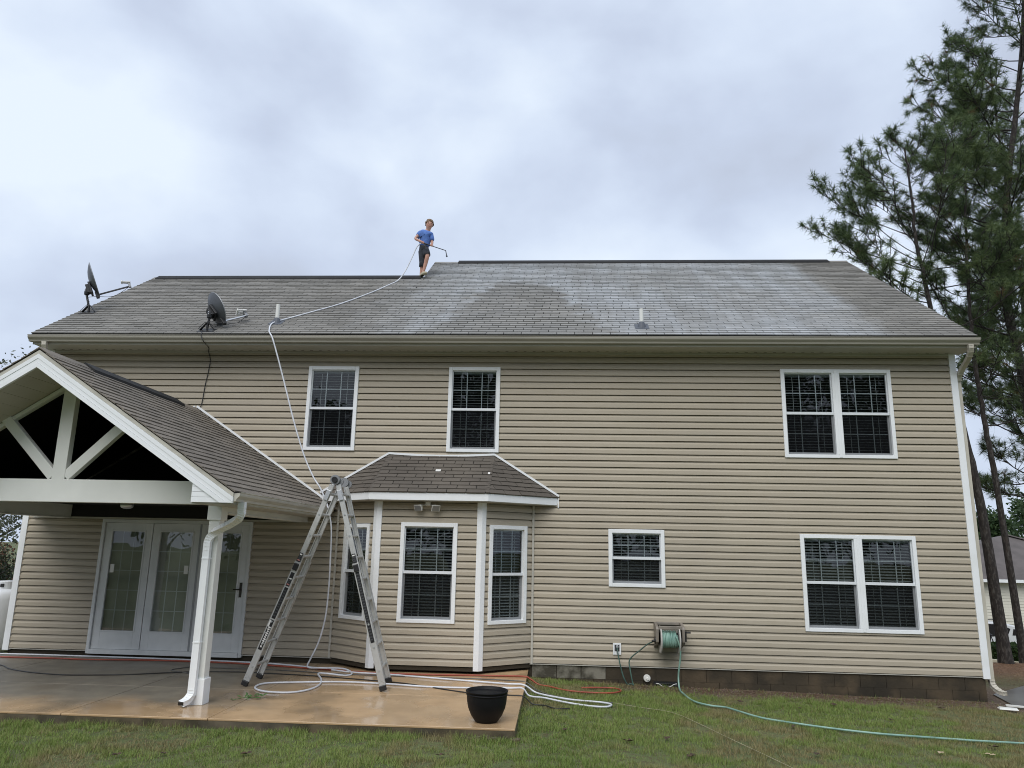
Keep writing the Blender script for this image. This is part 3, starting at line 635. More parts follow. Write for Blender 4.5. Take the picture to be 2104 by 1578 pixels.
sl = math.sqrt(1 + SL * SL); S_up = V(0, 1 / sl, SL / sl)
# main deck: a thin folded slab, taller to the right of the step
RL, RR, RS = -9.40, 6.93, -3.06
ZL, ZR_ = zroof(YR_L), zroof(YR_R)
mb = MB()
for x0, x1, yr in ((RL, RS, YR_L), (RS, RR, YR_R)):
    zr = zroof(yr); yb = 2 * yr + 0.5
    mb.prism([(-0.52, zroof(-0.52) - 0.01), (yr, zr - 0.01), (yb, ZE - 0.01), (yb, ZE - 0.13), (yr, zr - 0.14), (-0.52, zroof(-0.52) - 0.09)], 'x', x0 + 0.01, x1 - 0.01)
roof = build(mb, 'main_roof', 'deck', house)
shingles(roof, (RL, -0.53, zroof(-0.53)), (1, 0, 0), S_up, (YR_L + 0.53) * sl, lambda v: 0.0, lambda v: RS - RL, 0.128, 0.305, 'shingle', keep=lambda r: r < 3)
shingles(roof, (RS, -0.53, zroof(-0.53)), (1, 0, 0), S_up, (YR_R + 0.53) * sl, lambda v: 0.0, lambda v: RR - RS, 0.128, 0.305, 'shingle', keep=lambda r: r < 3)
for x0, x1, yr in ((RL, RS, YR_L), (RS, RR, YR_R)):
    yb = 2 * yr + 0.53; shingles(roof, (x0, yb, zroof(-0.53)), (1, 0, 0), (0, -1 / sl, SL / sl), (yr + 0.53) * sl, lambda v: 0.0, lambda v: x1 - x0, 0.256, 1.22, 'shingle')
def ridge_vent(x0, x1, yr, zr):
    m = MB().prism([(yr - 0.16, zr - 0.085), (yr - 0.15, zr - 0.05), (yr, zr + 0.055), (yr + 0.15, zr - 0.05), (yr + 0.16, zr - 0.085), (yr, zr + 0.02)], 'x', x0, x1); build(m, 'ridge_vent', 'ridge', roof)
ridge_vent(-9.30, -3.10, YR_L, ZL); ridge_vent(-2.46, 6.48, YR_R, ZR_)
for x0, x1, yr, zr in ((RL, -9.30, YR_L, ZL), (RS, -2.46, YR_R, ZR_), (6.48, RR, YR_R, ZR_)):
    build(MB().prism([(yr - 0.14, zr - 0.075), (yr, zr + 0.022), (yr + 0.14, zr - 0.075), (yr, zr + 0.006)], 'x', x0, x1), 'ridge_cap', 'shingle', roof)
# rake boards, eave soffit, fascia, gutter
for x, yr in ((RL + 0.004, YR_L), (RR - 0.030, YR_R)):
    m = MB()
    for sg in (1, -1):
        y0 = -0.5 if sg == 1 else 2 * yr + 0.5
        m.prism([(y0, ZE - 0.02), (yr, zroof(yr) - 0.02), (yr, zroof(yr) - 0.17), (y0, ZE - 0.17)], 'x', x, x + 0.026)
    build(m, 'rake_board', 'white', house)
build(MB().box(XL - 0.03, XR + 0.14, -0.46, 0.0, ZS - 0.024, ZS - 0.004), 'eave_soffit', 'soffit', house)
m = MB()
for i in range(100):                                                  # perforated strip in the soffit
    x = XL + 0.1 + i * 0.16; m.box(x, x + 0.05, -0.115, -0.10, ZS - 0.0262, ZS - 0.0242)
build(m, 'soffit_vent_slots', 'mortar', house)
build(MB().box(XL - 0.03, XR + 0.15, -0.485, -0.462, ZS - 0.03, ZE - 0.03), 'eave_fascia', 'soffit', house)
build(MB().box(XL, XR, -0.028, -0.002, ZS - 0.055, ZS - 0.026), 'frieze_strip', 'soffit', house)
def gutter(name, path0, path1, outd, ztop, m, parent, h=0.10, d=0.115):
    """K-style trough from path0 to path1; outd is the outward direction"""
    a, b, o = Vector(path0), Vector(path1), Vector(outd)
    prof = [(0, 0), (0, -h), (d * 0.55, -h), (d * 0.62, -h * 0.72), (d * 0.92, -h * 0.38), (d * 0.97, -h * 0.2), (d * 0.97, -0.004), (d * 1.04, 0.004), (d * 1.04, 0.012), (d * 0.9, 0.012), (d * 0.9, -h * 0.2), (d * 0.84, -h * 0.36), (d * 0.55, -h * 0.7), (d * 0.5, -h + 0.006), (0.006, -h + 0.006), (0.006, 0)]
    m_ = MB(); n = len(prof)
    for p in (a, b): m_.v += [tuple(p + o * q[0] + V(0, 0, ztop + q[1])) for q in prof]
    m_.f += [(i, (i + 1) % n, n + (i + 1) % n, n + i) for i in range(n)]
    for k, p in ((0, a), (1, b)):                                     # end caps
        q = [p + o * c[0] + V(0, 0, ztop + c[1]) for c in prof[:7]]; kk = len(m_.v); m_.v += [tuple(x) for x in q]; m_.f.append(tuple(range(kk, kk + 7)))
    return build(m_, name, m, parent)
gutter('gutter', (RL, -0.487, 0), (RR + 0.01, -0.487, 0), (0, -1, 0), 5.352, 'gutter', house)
def downspout(name, pts, m, parent, w=0.078, d=0.056, side=(1, 0, 0), k=6):
    """corrugated rectangular pipe following a path"""
    P = catmull(pts, k); m_ = MB(); prev = Vector(side)
    for i, p in enumerate(P):
        t = (P[min(i + 1, len(P) - 1)] - P[max(i - 1, 0)]).normalized(); a = (prev - t * prev.dot(t)).normalized(); b = t.cross(a); kk = 1.0
        ring = [(-w / 2, -d / 2), (-w / 6, -d / 2 + 0.005), (w / 6, -d / 2 + 0.005), (w / 2, -d / 2), (w / 2 - 0.004, 0), (w / 2, d / 2), (w / 6, d / 2 - 0.005), (-w / 6, d / 2 - 0.005), (-w / 2, d / 2), (-w / 2 + 0.004, 0)]
        m_.v += [tuple(p + a * q[0] + b * q[1]) for q in ring]
    n = 10
    for i in range(len(P) - 1): m_.f += [(i * n + j, i * n + (j + 1) % n, (i + 1) * n + (j + 1) % n, (i + 1) * n + j) for j in range(n)]
    return build(m_, name, m, parent), P
def elbow(parent, c0, c1, m, bends=5, w=0.084, d=0.062, side=(1, 0, 0)):
    """pleats round a downspout bend"""
    P = catmull(c0, 4); prev = Vector(side)
    for i in range(1, len(P) - 1, max(1, len(P) // bends)):
        t = (P[i + 1] - P[i - 1]).normalized(); a = (prev - t * prev.dot(t)).normalized(); b = t.cross(a)
        build(MB().obox(P[i], t * 0.004, a * (w / 2), b * (d / 2)), 'pleat', m, parent)
ds, _ = downspout('downspout', [(6.79, -0.545, 5.25), (6.795, -0.535, 5.17), (6.82, -0.40, 5.06), (6.845, -0.10, 4.92), (6.845, 0.02, 4.80), (6.845, 0.05, 4.6), (6.845, 0.05, 2.5), (6.845, 0.05, 0.2), (6.845, 0.045, -0.05), (6.85, 0.01, -0.14), (6.885, -0.08, -0.20), (6.92, -0.17, -0.215)], 'downspout', house)
elbow(ds, [(6.79, -0.545, 5.25), (6.795, -0.535, 5.17), (6.82, -0.40, 5.06), (6.845, -0.10, 4.92), (6.845, 0.03, 4.75)], None, 'downspout', 7)
elbow(ds, [(6.845, 0.045, -0.05), (6.85, 0.01, -0.14), (6.885, -0.08, -0.20), (6.92, -0.17, -0.215)], None, 'downspout', 5)
ds, _ = downspout('downspout', [(-9.10, -0.545, 5.25), (-9.10, -0.535, 5.17), (-9.13, -0.40, 5.06), (-9.16, -0.08, 4.92), (-9.16, -0.055, 4.75), (-9.16, -0.055, 3.4), (-9.16, -0.055, 2.45)], 'downspout', house)
elbow(ds, [(-9.10, -0.545, 5.25), (-9.10, -0.535, 5.17), (-9.13, -0.40, 5.06), (-9.16, -0.08, 4.92)], None, 'downspout', 6)

# bay roof
bz0, bz1 = 2.682, 3.375; W0, W1 = (-2.916, 0.0), (-1.071, 0.0)
mb = MB(); P = [(*E0, bz0), (*E1, bz0), (*E2, bz0), (*E3, bz0), (*W1, bz1), (*W0, bz1)]
mb.add(P + [(p[0], p[1], p[2] - 0.012) for p in P[:4]], [(0, 1, 5), (1, 2, 4, 5), (2, 3, 4), (0, 6, 7, 1), (1, 7, 8, 2), (2, 8, 9, 3)])
mb.v = [(p[0], p[1], p[2] - 0.004) for p in mb.v]
broof = build(mb, 'bay_roof', 'deck', house)
def tri_plane(a, b, top0, top1, mname, keep):
    a, b = Vector(a), Vector(b); e = (b - a).normalized(); t0 = Vector(top0) - a; t1 = Vector(top1) - a
    s = t0 - e * t0.dot(e); vm = s.length; s.normalize(); u0, u1, L = t0.dot(e), t1.dot(e), (b - a).length
    shingles(broof, a - s * 0.02, e, s, vm + 0.02, lambda v: -0.015 + (u0 + 0.015) * v / vm, lambda v: L + 0.015 + (u1 - L - 0.015) * v / vm, 0.105, 0.315, mname, keep=keep)
tri_plane((*E1, bz0), (*E2, bz0), (*W0, bz1), (*W1, bz1), 'shingle_dark', lambda r: True)
tri_plane((*E0, bz0), (*E1, bz0), (*W0, bz1), (W0[0] + 0.001, 0, bz1), 'shingle_dark', lambda r: False)
tri_plane((*E2, bz0), (*E3, bz0), (*W1, bz1), (W1[0] + 0.001, 0, bz1), 'shingle_dark', lambda r: False)
for p, q in (((*E1, bz0), (*W0, bz1)), ((*E2, bz0), (*W1, bz1))):      # bent caps over the hips
    p, q = Vector(p), Vector(q); d = (q - p); n = 9
    for i in range(n):
        a, b = p + d * (i / n), p + d * ((i + 1.12) / n); lift = V(0, -0.004, 0.016); sd_ = 1 if p.x > -2 else -1
        l1, l2 = V(-0.07 * sd_, -0.002, 0.0), V(0.055 * sd_, 0.045, 0.0); k0 = 0.010
        build(MB().add([a + lift, b + lift * 0.6, b + l1, a + l1 + V(0, 0, k0), b + l2, a + l2 + V(0, 0, k0)], [(0, 1, 2, 3), (0, 5, 4, 1)]), 'hip_cap', 'shingle_dark', broof)
m = MB()                                                              # white channel where the bay roof meets the wall, sagging in the middle
pts = [(E0[0], -0.028, bz0 + 0.02), (W0[0], -0.028, bz1 + 0.022)] + [(W0[0] + (W1[0] - W0[0]) * t, -0.030, bz1 + 0.022 - 0.035 * math.sin(math.pi * t)) for t in (0.15, 0.35, 0.5, 0.65, 0.85)] + [(W1[0], -0.028, bz1 + 0.022), (E3[0], -0.028, bz0 + 0.02)]
for p, q in zip(pts, pts[1:]): m.bar(p, q, 0.03, 0.034)
build(m, 'wall_channel', 'white', broof)
for x, v, w in ((-1.98, 0.62, 0.085), (-1.12, 0.55, 0.035)):           # stray shingle-seal strips lying on the bay roof
    y = -0.87 + v * 0.75; z = bz0 + (y + 0.87) * (bz1 - bz0) / 0.87 + 0.02
    build(MB().obox((x, y, z), (w / 2, 0, 0), (0, 0.022, 0.018), (0, -0.002, 0.003)), 'paper_scrap', 'label_white', None, label='small white paper scrap on the bay roof, the larger' if w > 0.05 else 'tiny white paper scrap on the bay roof by the hip', cat='scrap')

# ------------------------------------------------------------------ porch
PX, PZ, PS, PY0, PY1 = -6.465, 4.150, 0.65, -4.155, -0.004           # ridge x and z, slope, front and back
PE = 2.665                                                            # half width to the eave
def pz(dx_): return PZ - PS * dx_
psl = math.sqrt(1 + PS * PS)
mb = MB().prism([(PX - PE, pz(PE)), (PX, PZ), (PX + PE, pz(PE)), (PX + PE, pz(PE) - 0.03), (PX, PZ - 0.04), (PX - PE, pz(PE) - 0.03)], 'y', PY0 + 0.002, PY1)
mb.v = [(p[0], p[1], p[2] - 0.012) for p in mb.v]
proof = build(mb, 'porch_roof', 'deck', house)
for sg in (1, -1):
    shingles(proof, (PX + sg * (PE + 0.015), PY0 - 0.018, pz(PE + 0.015)), (0, 1, 0), (-sg / psl, 0, PS / psl), (PE + 0.015) * psl, lambda v: 0.0, lambda v: PY1 - PY0 + 0.018, 0.128, 0.305, 'shingle_porch', thick=0.016)
build(MB().prism([(PX - 0.16, PZ - 0.10), (PX - 0.15, PZ - 0.05), (PX, PZ + 0.05), (PX + 0.15, PZ - 0.05), (PX + 0.16, PZ - 0.10), (PX, PZ + 0.01)], 'y', -3.25, -0.72), 'ridge_vent', 'ridge', proof)
for a, b in ((PY0 - 0.02, -3.25), (-0.72, PY1)): build(MB().prism([(PX - 0.14, PZ - 0.078), (PX, PZ + 0.022), (PX + 0.14, PZ - 0.078), (PX, PZ + 0.004)], 'y', a, b), 'ridge_cap', 'shingle_porch', proof)
m = MB()                                                              # white step flashing against the wall
for sg in (1, -1): m.bar((PX + sg * 0.02, -0.028, PZ + 0.045), (PX + sg * PE, -0.028, pz(PE) + 0.045), 0.03, 0.034)
build(m, 'wall_channel', 'white', proof)
# rake boards: drip edge, then three stepped strips each side
def band(dy0, dy1, o0, o1, mname, name, nz=0.0):
    for sg in (1, -1):
        m = MB(); p = [(PX, PZ - o0), (PX + sg * PE, pz(PE) - o0), (PX + sg * PE, pz(PE) - o1), (PX, PZ - o1)]
        zc = 2.283
        if p[1][1] < zc: p = [p[0], (PX + sg * (PZ - o0 - zc) / PS, zc), (PX + sg * (PZ - o1 - zc) / PS, zc), p[3]]
        elif p[2][1] < zc: p = [p[0], p[1], (PX + sg * PE, zc), (PX + sg * (PZ - o1 - zc) / PS, zc), p[3]]
        build(m.prism(p, 'y', PY0 + dy0, PY0 + dy1), name, mname, house)
band(-0.006, 0.02, 0.018, 0.066, 'porch_gutter', 'drip_edge')
band(-0.012, 0.02, 0.068, 0.125, 'white', 'rake_board')
band(-0.007, 0.02, 0.127, 0.180, 'white', 'rake_board')
band(-0.012, 0.02, 0.182, 0.240, 'white', 'rake_board')
for sg in (1, -1):                                                    # small lap-sided returns at the gable feet
    zt = 2.283; n = 4; x_in, x_out = 2.15, 2.64
    for i in range(n):
        z0 = zt + i * 0.0625; z1 = z0 + 0.060; a = PX + sg * x_in; b = PX + sg * min(x_out, (PZ - 0.235 - z0) / PS)
        if sg * (b - a) < 0.02: continue
        bt = PX + sg * max(x_in + 0.01, min(x_out, (PZ - 0.235 - z1) / PS))
        build(MB().prism([(a, z0), (b, z0), (bt, z1), (a, z1)], 'y', PY0 + 0.004 + 0.0, PY0 + 0.03), 'return_board', 'white', house, bevel=0.003)
    build(MB().box(min(PX + sg * 2.15, PX + sg * 2.63), max(PX + sg * 2.15, PX + sg * 2.63), PY0 + 0.03, -0.03, 2.270, 2.282), 'porch_soffit', 'soffit', house)
    build(MB().box(min(PX + sg * 2.15, PX + sg * 2.165), max(PX + sg * 2.15, PX + sg * 2.165), PY0 + 0.03, -3.46, 2.284, 2.52), 'return_side', 'porch_white', house)
    build(MB().box(min(PX + sg * 2.60, PX + sg * 2.625), max(PX + sg * 2.60, PX + sg * 2.625), PY0 + 0.022, -0.32, 2.283, pz(2.62) - 0.05), 'porch_fascia', 'porch_white', house)
    # sloped soffit of the gable overhang, in panels
    for i in range(14):
        a, b = i / 14, (i + 1) / 14 - 0.004 / 2.2; d0, d1 = 2.2 * a, 2.2 * b
        build(MB().add([(PX + sg * d, y, pz(d) - 0.235 + t) for t in (0, 0.012) for d, y in ((d0, PY0 + 0.022), (d1, PY0 + 0.022), (d1, -3.30), (d0, -3.30))], [(0, 1, 2, 3), (7, 6, 5, 4), (0, 4, 5, 1), (1, 5, 6, 2), (2, 6, 7, 3), (3, 7, 4, 0)]), 'soffit_panel', 'soffit', house)
# truss: beam, king post, two struts, rafter faces
TY0, TY1 = -3.46, -3.365
build(MB().box(PX - 2.17, PX + 2.16, TY0, TY1, 2.292, 2.585), 'porch_beam', 'porch_white', house, bevel=0.006)
build(MB().box(PX - 0.088, PX + 0.088, TY0 - 0.0, TY1, 2.580, 3.88), 'king_post', 'porch_white', house, bevel=0.005)
for sg in (1, -1):
    build(MB().bar((PX + sg * 0.085, -3.412, 2.62), (PX + sg * 0.97, -3.412, 3.50), 0.085, 0.132), 'strut', 'porch_white', house, bevel=0.005)
    build(MB().prism([(PX + sg * 0.0, PZ - 0.25), (PX + sg * 2.16, pz(2.16) - 0.25), (PX + sg * 2.16, pz(2.16) - 0.31), (PX, PZ - 0.31)], 'y', TY0 + 0.02, TY1), 'rafter', 'porch_white', house)
    # side beam back to the wall, and the posts with cap and base wrap
    bx0, bx1 = sorted((PX + sg * 2.02, PX + sg * 2.20))
    build(MB().box(bx0, bx1, TY1 + 0.002, -0.03, 2.205, 2.42), 'side_beam', 'porch_white', house, bevel=0.005)
    build(MB().box(bx0 - 0.012, bx1 + 0.012, TY1 + 0.15, -0.028, 2.188, 2.204), 'beam_trim', 'porch_white', house)
    cx, cy = PX + sg * 2.125, -3.345
    post = build(MB().box(cx - 0.07, cx + 0.07, cy - 0.07, cy + 0.07, -0.10, 2.20), 'porch_post', 'porch_white', house, bevel=0.006)
    build(MB().box(cx - 0.092, cx + 0.092, cy - 0.092, cy + 0.092, 2.10, 2.287), 'cap_wrap', 'porch_white', post, bevel=0.005)
    build(MB().box(cx - 0.09, cx + 0.09, cy - 0.09, cy + 0.09, -0.0995, 0.20), 'base_wrap', 'white', post, bevel=0.005)
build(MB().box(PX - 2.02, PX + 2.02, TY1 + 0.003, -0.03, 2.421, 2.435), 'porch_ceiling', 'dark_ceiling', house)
build(MB().prism([(PX - 2.4, pz(2.4) - 0.06), (PX, PZ - 0.06), (PX + 2.4, pz(2.4) - 0.06), (PX + 2.4, pz(2.4) - 0.08), (PX, PZ - 0.08), (PX - 2.4, pz(2.4) - 0.08)], 'y', TY1 + 0.01, -0.03), 'roof_shade_lining', 'dark_ceiling', house)  # roof underside; the attic's darkness is put into its colour
build(MB().prism([(PX - 2.2, 2.215), (PX + 2.2, 2.215), (PX + 2.2, 2.6), (PX, 4.0), (PX - 2.2, 2.6)], 'y', -0.045, -0.03), 'gable_shade_panel', 'dark_ceiling', house)  # added black panel hiding the siding, in place of attic shade
build(MB().box(PX - 2.7, PX + 2.7, -0.05, -0.03, 2.185, 2.212), 'wall_trim', 'soffit', house)
gutter('porch_gutter', (PX + 2.627, PY0 + 0.01, 0), (PX + 2.627, -0.36, 0), (1, 0, 0), 2.40, 'porch_gutter', house)
gutter('porch_gutter', (PX - 2.627, PY0 + 0.01, 0), (PX - 2.627, -0.36, 0), (-1, 0, 0), 2.40, 'porch_gutter', house)
dp = [(-3.775, -3.95, 2.30), (-3.775, -3.94, 2.22), (-3.81, -3.88, 2.13), (-4.02, -3.68, 2.045), (-4.27, -3.50, 1.955), (-4.365, -3.462, 1.86), (-4.375, -3.462, 1.70), (-4.375, -3.462, 1.0), (-4.375, -3.47, 0.10), (-4.378, -3.475, 0.03), (-4.40, -3.53, -0.03), (-4.43, -3.60, -0.055)]
ds, _ = downspout('downspout', dp, 'white', house, w=0.085, d=0.06)
elbow(ds, dp[:4], None, 'white', 7); elbow(ds, dp[3:7], None, 'white', 7); elbow(ds, dp[8:], None, 'white', 5)
for z in (1.62, 0.62): build(MB().box(-4.422, -4.328, -3.496, -3.40, z, z + 0.012), 'strap', 'white', ds)
e1, e2 = Vector(dp[-2]), Vector(dp[-1]); t = (e2 - e1).normalized(); build(MB().obox(e2 + t * 0.002, t * 0.002, V(1, 0, 0) * 0.034, V(1, 0, 0).cross(t) * 0.022), 'outlet', 'black', ds)

# vent pipes through the roof
for x, y, h in ((-5.147, 0.02, 0.36), (1.471, -0.16, 0.34)):
    z = zroof(y); vp_ = build(MB().lathe([(0.036, -0.05), (0.036, h), (0.030, h), (0.030, h - 0.05)], (x, y, z), 16), 'vent_pipe', 'pvc', house, smooth=False)
    build(MB().lathe([(0.085, -0.03), (0.07, 0.03), (0.052, 0.085), (0.041, 0.10)], (x, y, z), 16), 'boot_collar', 'boot', vp_)
    build(MB().add([V(x, y, z) + V(a, b, SL * b + c) for c in (0.018, 0.024) for a, b in ((-0.12, -0.12), (0.12, -0.12), (0.12, 0.10), (-0.12, 0.10))], [(4, 5, 6, 7), (0, 1, 5, 4), (1, 2, 6, 5), (3, 0, 4, 7)]), 'boot_flange', 'boot', vp_)

# ------------------------------------------------------------------ patio: slabs between tooled joints
PT = -0.10
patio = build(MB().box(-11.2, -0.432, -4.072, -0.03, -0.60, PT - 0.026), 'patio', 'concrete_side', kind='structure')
xs_ = [-11.2, -8.18, -5.59, -3.88, -0.43]; ys_ = [-4.075, -2.38, 0.02]
for i in range(4):
    for j in range(2):
        g = 0.004; m = MB().box(xs_[i] + g, xs_[i + 1] - g, ys_[j] + g, ys_[j + 1] - g, PT - 0.025, PT)
        build(m, 'slab', 'concrete', patio, bevel=0.006)
build(MB().box(-0.44, 0.0, -4.02, -0.2, -0.5, -0.235), 'footing_edge', 'concrete_side', patio)
m = MB()                                                              # crumbled concrete at the corner
for i in range(46):
    x, y, s = random.uniform(-1.0, -0.38), -4.10 - abs(random.gauss(0, 0.035)), random.uniform(0.012, 0.03)
    m.obox((x, y, -0.2), Vector((random.gauss(0, 1), random.gauss(0, 1), 0.2)).normalized() * s, (0, 0, s * 0.6), Vector((random.gauss(0, 1), random.gauss(0, 1), 0)).normalized() * s)
build(m, 'broken_concrete', 'concrete_side', patio, kind='stuff')
Pd = [(6.93, -0.50), (8.6, -0.62), (10.0, 1.5), (8.3, 1.7), (7.2, 0.7)]
build(MB().prism(Pd, 'z', -0.6, -0.366), 'path', 'wet_pad', kind='structure')
build(MB().bar((6.80, -0.36, -0.345), (7.9, -0.80, -0.352), 0.07, 0.02, (0, 1, 0)), 'plastic_edging', 'pvc', label='white plastic edging strip by the right downspout', cat='edging')
build(MB().add([(6.50, -0.74, -0.34), (6.74, -0.80, -0.34), (6.78, -0.70, -0.335), (6.54, -0.60, -0.335), (6.52, -0.72, -0.32), (6.73, -0.77, -0.318), (6.76, -0.71, -0.316), (6.56, -0.63, -0.316)], [(0, 1, 2, 3), (4, 5, 6, 7), (0, 1, 5, 4), (1, 2, 6, 5), (2, 3, 7, 6), (3, 0, 4, 7)]), 'splash_plate', 'pvc', label='flat white scrap lying under the right downspout', cat='scrap')

# ------------------------------------------------------------------ ladder
lad = empty('ladder', (-3.29, -1.9, PT), label='aluminium folding ladder standing open on the patio', cat='ladder')
HF, HB = V(-3.215, -2.10, 2.735), V(-3.215, -1.64, 2.735)
feet = {('l', 'f'): V(-4.257, -2.165, PT), ('l', 'b'): V(-4.29, -1.56, PT), ('r', 'f'): V(-2.319, -2.215, PT), ('r', 'b'): V(-2.385, -1.585, PT)}
def chan(mb, p, q, w, d, t=0.006):
    """C-channel rail: web facing the outside (-y or +y), flanges both edges"""
    p, q = Vector(p), Vector(q); n = (q - p).normalized(); a = V(0, 1, 0); a = (a - n * a.dot(n)).normalized(); c = n.cross(a)
    mb.obox((p + q) / 2, (q - p) / 2, a * (t / 2), c * (w / 2))
    for s in (1, -1): mb.obox((p + q) / 2 + c * s * (w / 2 - t / 2) + a * (d / 2) * (1 if d > 0 else 1), (q - p) / 2, a * (abs(d) / 2), c * (t / 2 + 0.003))
rail_pts = {}
for s in 'lr':
    for fb in 'fb':
        F = feet[(s, fb)]; H = (HF if fb == 'f' else HB) + V(-0.045 if s == 'l' else 0.045, 0, -0.06); H0 = H.copy()
        inn = 1 if fb == 'f' else -1
        F2 = F + V(0, 0, 0.03); d = (H - F2); mid = F2 + d * 0.60
        m = MB(); chan(m, F2 + d * 0.015, mid, 0.084, 0.032 * inn); outer = build(m, 'outer_rail', 'alu', lad, bevel=0.002)
        m = MB(); off = V(0, 0.030 * inn, 0); chan(m, F2 + d * 0.30 + off, H + off * 0.5, 0.067, 0.028 * inn); inner = build(m, 'inner_rail', 'alu', lad, bevel=0.002)
        rail_pts[(s, fb)] = (F2, d, inn)
        n = d.normalized(); c = n.cross(V(0, 1, 0)).normalized()
        m = MB().obox(F2 + n * 0.015, n * 0.035, V(0, 0.024, 0), c * 0.048); build(m, 'rubber_foot', 'black', outer, bevel=0.01)
        for k in range(3): build(MB().lathe([(0.007, 0.0), (0.006, -0.006 * inn)], F2 + n * (0.09 + 0.02 * (k % 2)) + c * (0.028 * (k - 1)) + V(0, -0.004 * inn, 0), 8, 'y'), 'rivet', 'galv', outer)
for s in 'lr':                                                        # rungs of both climbing sides
    (Ff, df, _), (Fb, db, _) = rail_pts[(s, 'f')], rail_pts[(s, 'b')]
    for k in range(9):
        t = 0.085 + k * 0.1085
        a, b = Ff + df * t, Fb + db * t
        if t > 0.32: a = a + V(0, 0.02, 0); b = b + V(0, -0.02, 0)
        rg = build(MB().tube([a, b], 0.019, 10), 'rung', 'alu', lad, smooth=False)
        build(MB().tube([a - V(0, 0.012, 0), a], 0.0135, 10), 'rung_end', 'galv', rg)
        if t < 0.62:                                                  # bracket where the flared section is riveted
            nn = df.normalized(); cc = nn.cross(V(0, 1, 0)).normalized()
            build(MB().obox(a + V(0, 0.04, 0) - nn * 0.03, nn * 0.05, V(0, 0.004, 0), cc * 0.045), 'rung_bracket', 'alu', rg)
for y, nm in ((HF.y, 'f'), (HB.y, 'b')):                              # hinge discs, plates and lock knobs
    inn = 1 if nm == 'f' else -1
    h = build(MB().lathe([(0.070, -0.012), (0.072, -0.006), (0.072, 0.030), (0.066, 0.036)], (HF.x, y, 2.745), 28, 'y'), 'hinge', 'alu_dark', lad)
    build(MB().lathe([(0.042, -0.030 * inn), (0.042, 0.0), (0.042, 0.005)], (HF.x, y - 0.012 * inn if inn > 0 else y + 0.046, 2.745), 24, 'y'), 'lock_knob', 'black', h)
    build(MB().lathe([(0.055, 0.032), (0.057, 0.036), (0.057, 0.066), (0.05, 0.07)], (HF.x + 0.055, y, 2.720), 24, 'y'), 'hinge_plate', 'alu_dark', h)
    for s, sg in (('l', -1), ('r', 1)):
        F2, d, _i = rail_pts[(s, nm)]; n = d.normalized(); c = n.cross(V(0, 1, 0)).normalized()
        build(MB().obox(F2 + d * 0.945 + V(0, -0.008 * inn, 0), n * 0.075, V(0, 0.004, 0), c * 0.032), 'hinge_strap', 'galv', h, bevel=0.003)
        build(MB().obox(F2 + d * 0.575 + V(0, -0.012 * inn, 0), n * 0.05, V(0, 0.02, 0), c * 0.035), 'lock_lever', 'black', h, bevel=0.008)
for s, sg in (('l', 1), ('r', -1)):                                   # label strips on the two near rails
    F2, d, _i = rail_pts[(s, 'f')]; n = d.normalized(); c = n.cross(V(0, 1, 0)).normalized()
    def lab(t0, t1, w, mname, y, off=0.0, nm='label_strip', par=lad):
        a, b = F2 + d * t0, F2 + d * t1; return build(MB().obox((a + b) / 2 + V(0, y, 0) + c * off, (b - a) / 2, V(0, 0.0008, 0), c * (w / 2)), nm, mname, par)
    Ls = ((0.165, 0.31), (0.317, 0.47), (0.477, 0.545), (0.60, 0.645)) if s == 'l' else ((0.215, 0.555), (0.60, 0.645))
    for i, (t0, t1) in enumerate(Ls):
        L = lab(t0, t1, 0.054, 'label_black', -0.0052)
        if s == 'l' and i == 0:
            for k in range(9): lab(t0 + 0.03 + k * 0.0095, t0 + 0.0362 + k * 0.0095, 0.026 + 0.006 * (k % 3), 'label_white', -0.0068, -0.004 + 0.003 * (k % 2), 'lettering', L)
            lab(t0 + 0.012, t0 + 0.021, 0.022, 'label_white', -0.0068, 0, 'emblem', L)
            lab(t1 - 0.033, t1 - 0.004, 0.022, 'label_white', -0.0068, 0.022, 'lettering', L)
        elif t1 - t0 > 0.12:
            k = t0 + 0.012
            while k < t1 - 0.012: lab(k, k + 0.006, 0.036, 'label_grey', -0.0068, 0.002, 'lettering', L); k += 0.011 + random.uniform(0, 0.004)
        else:
            for k in range(4): lab(t0 + 0.006 + k * 0.0095, t0 + 0.012 + k * 0.0095, 0.040 - 0.005 * (k % 2), 'label_red' if (k == 0 and i > 1) else ('label_white' if k == 3 else 'label_grey'), -0.0068, 0, 'lettering', L)

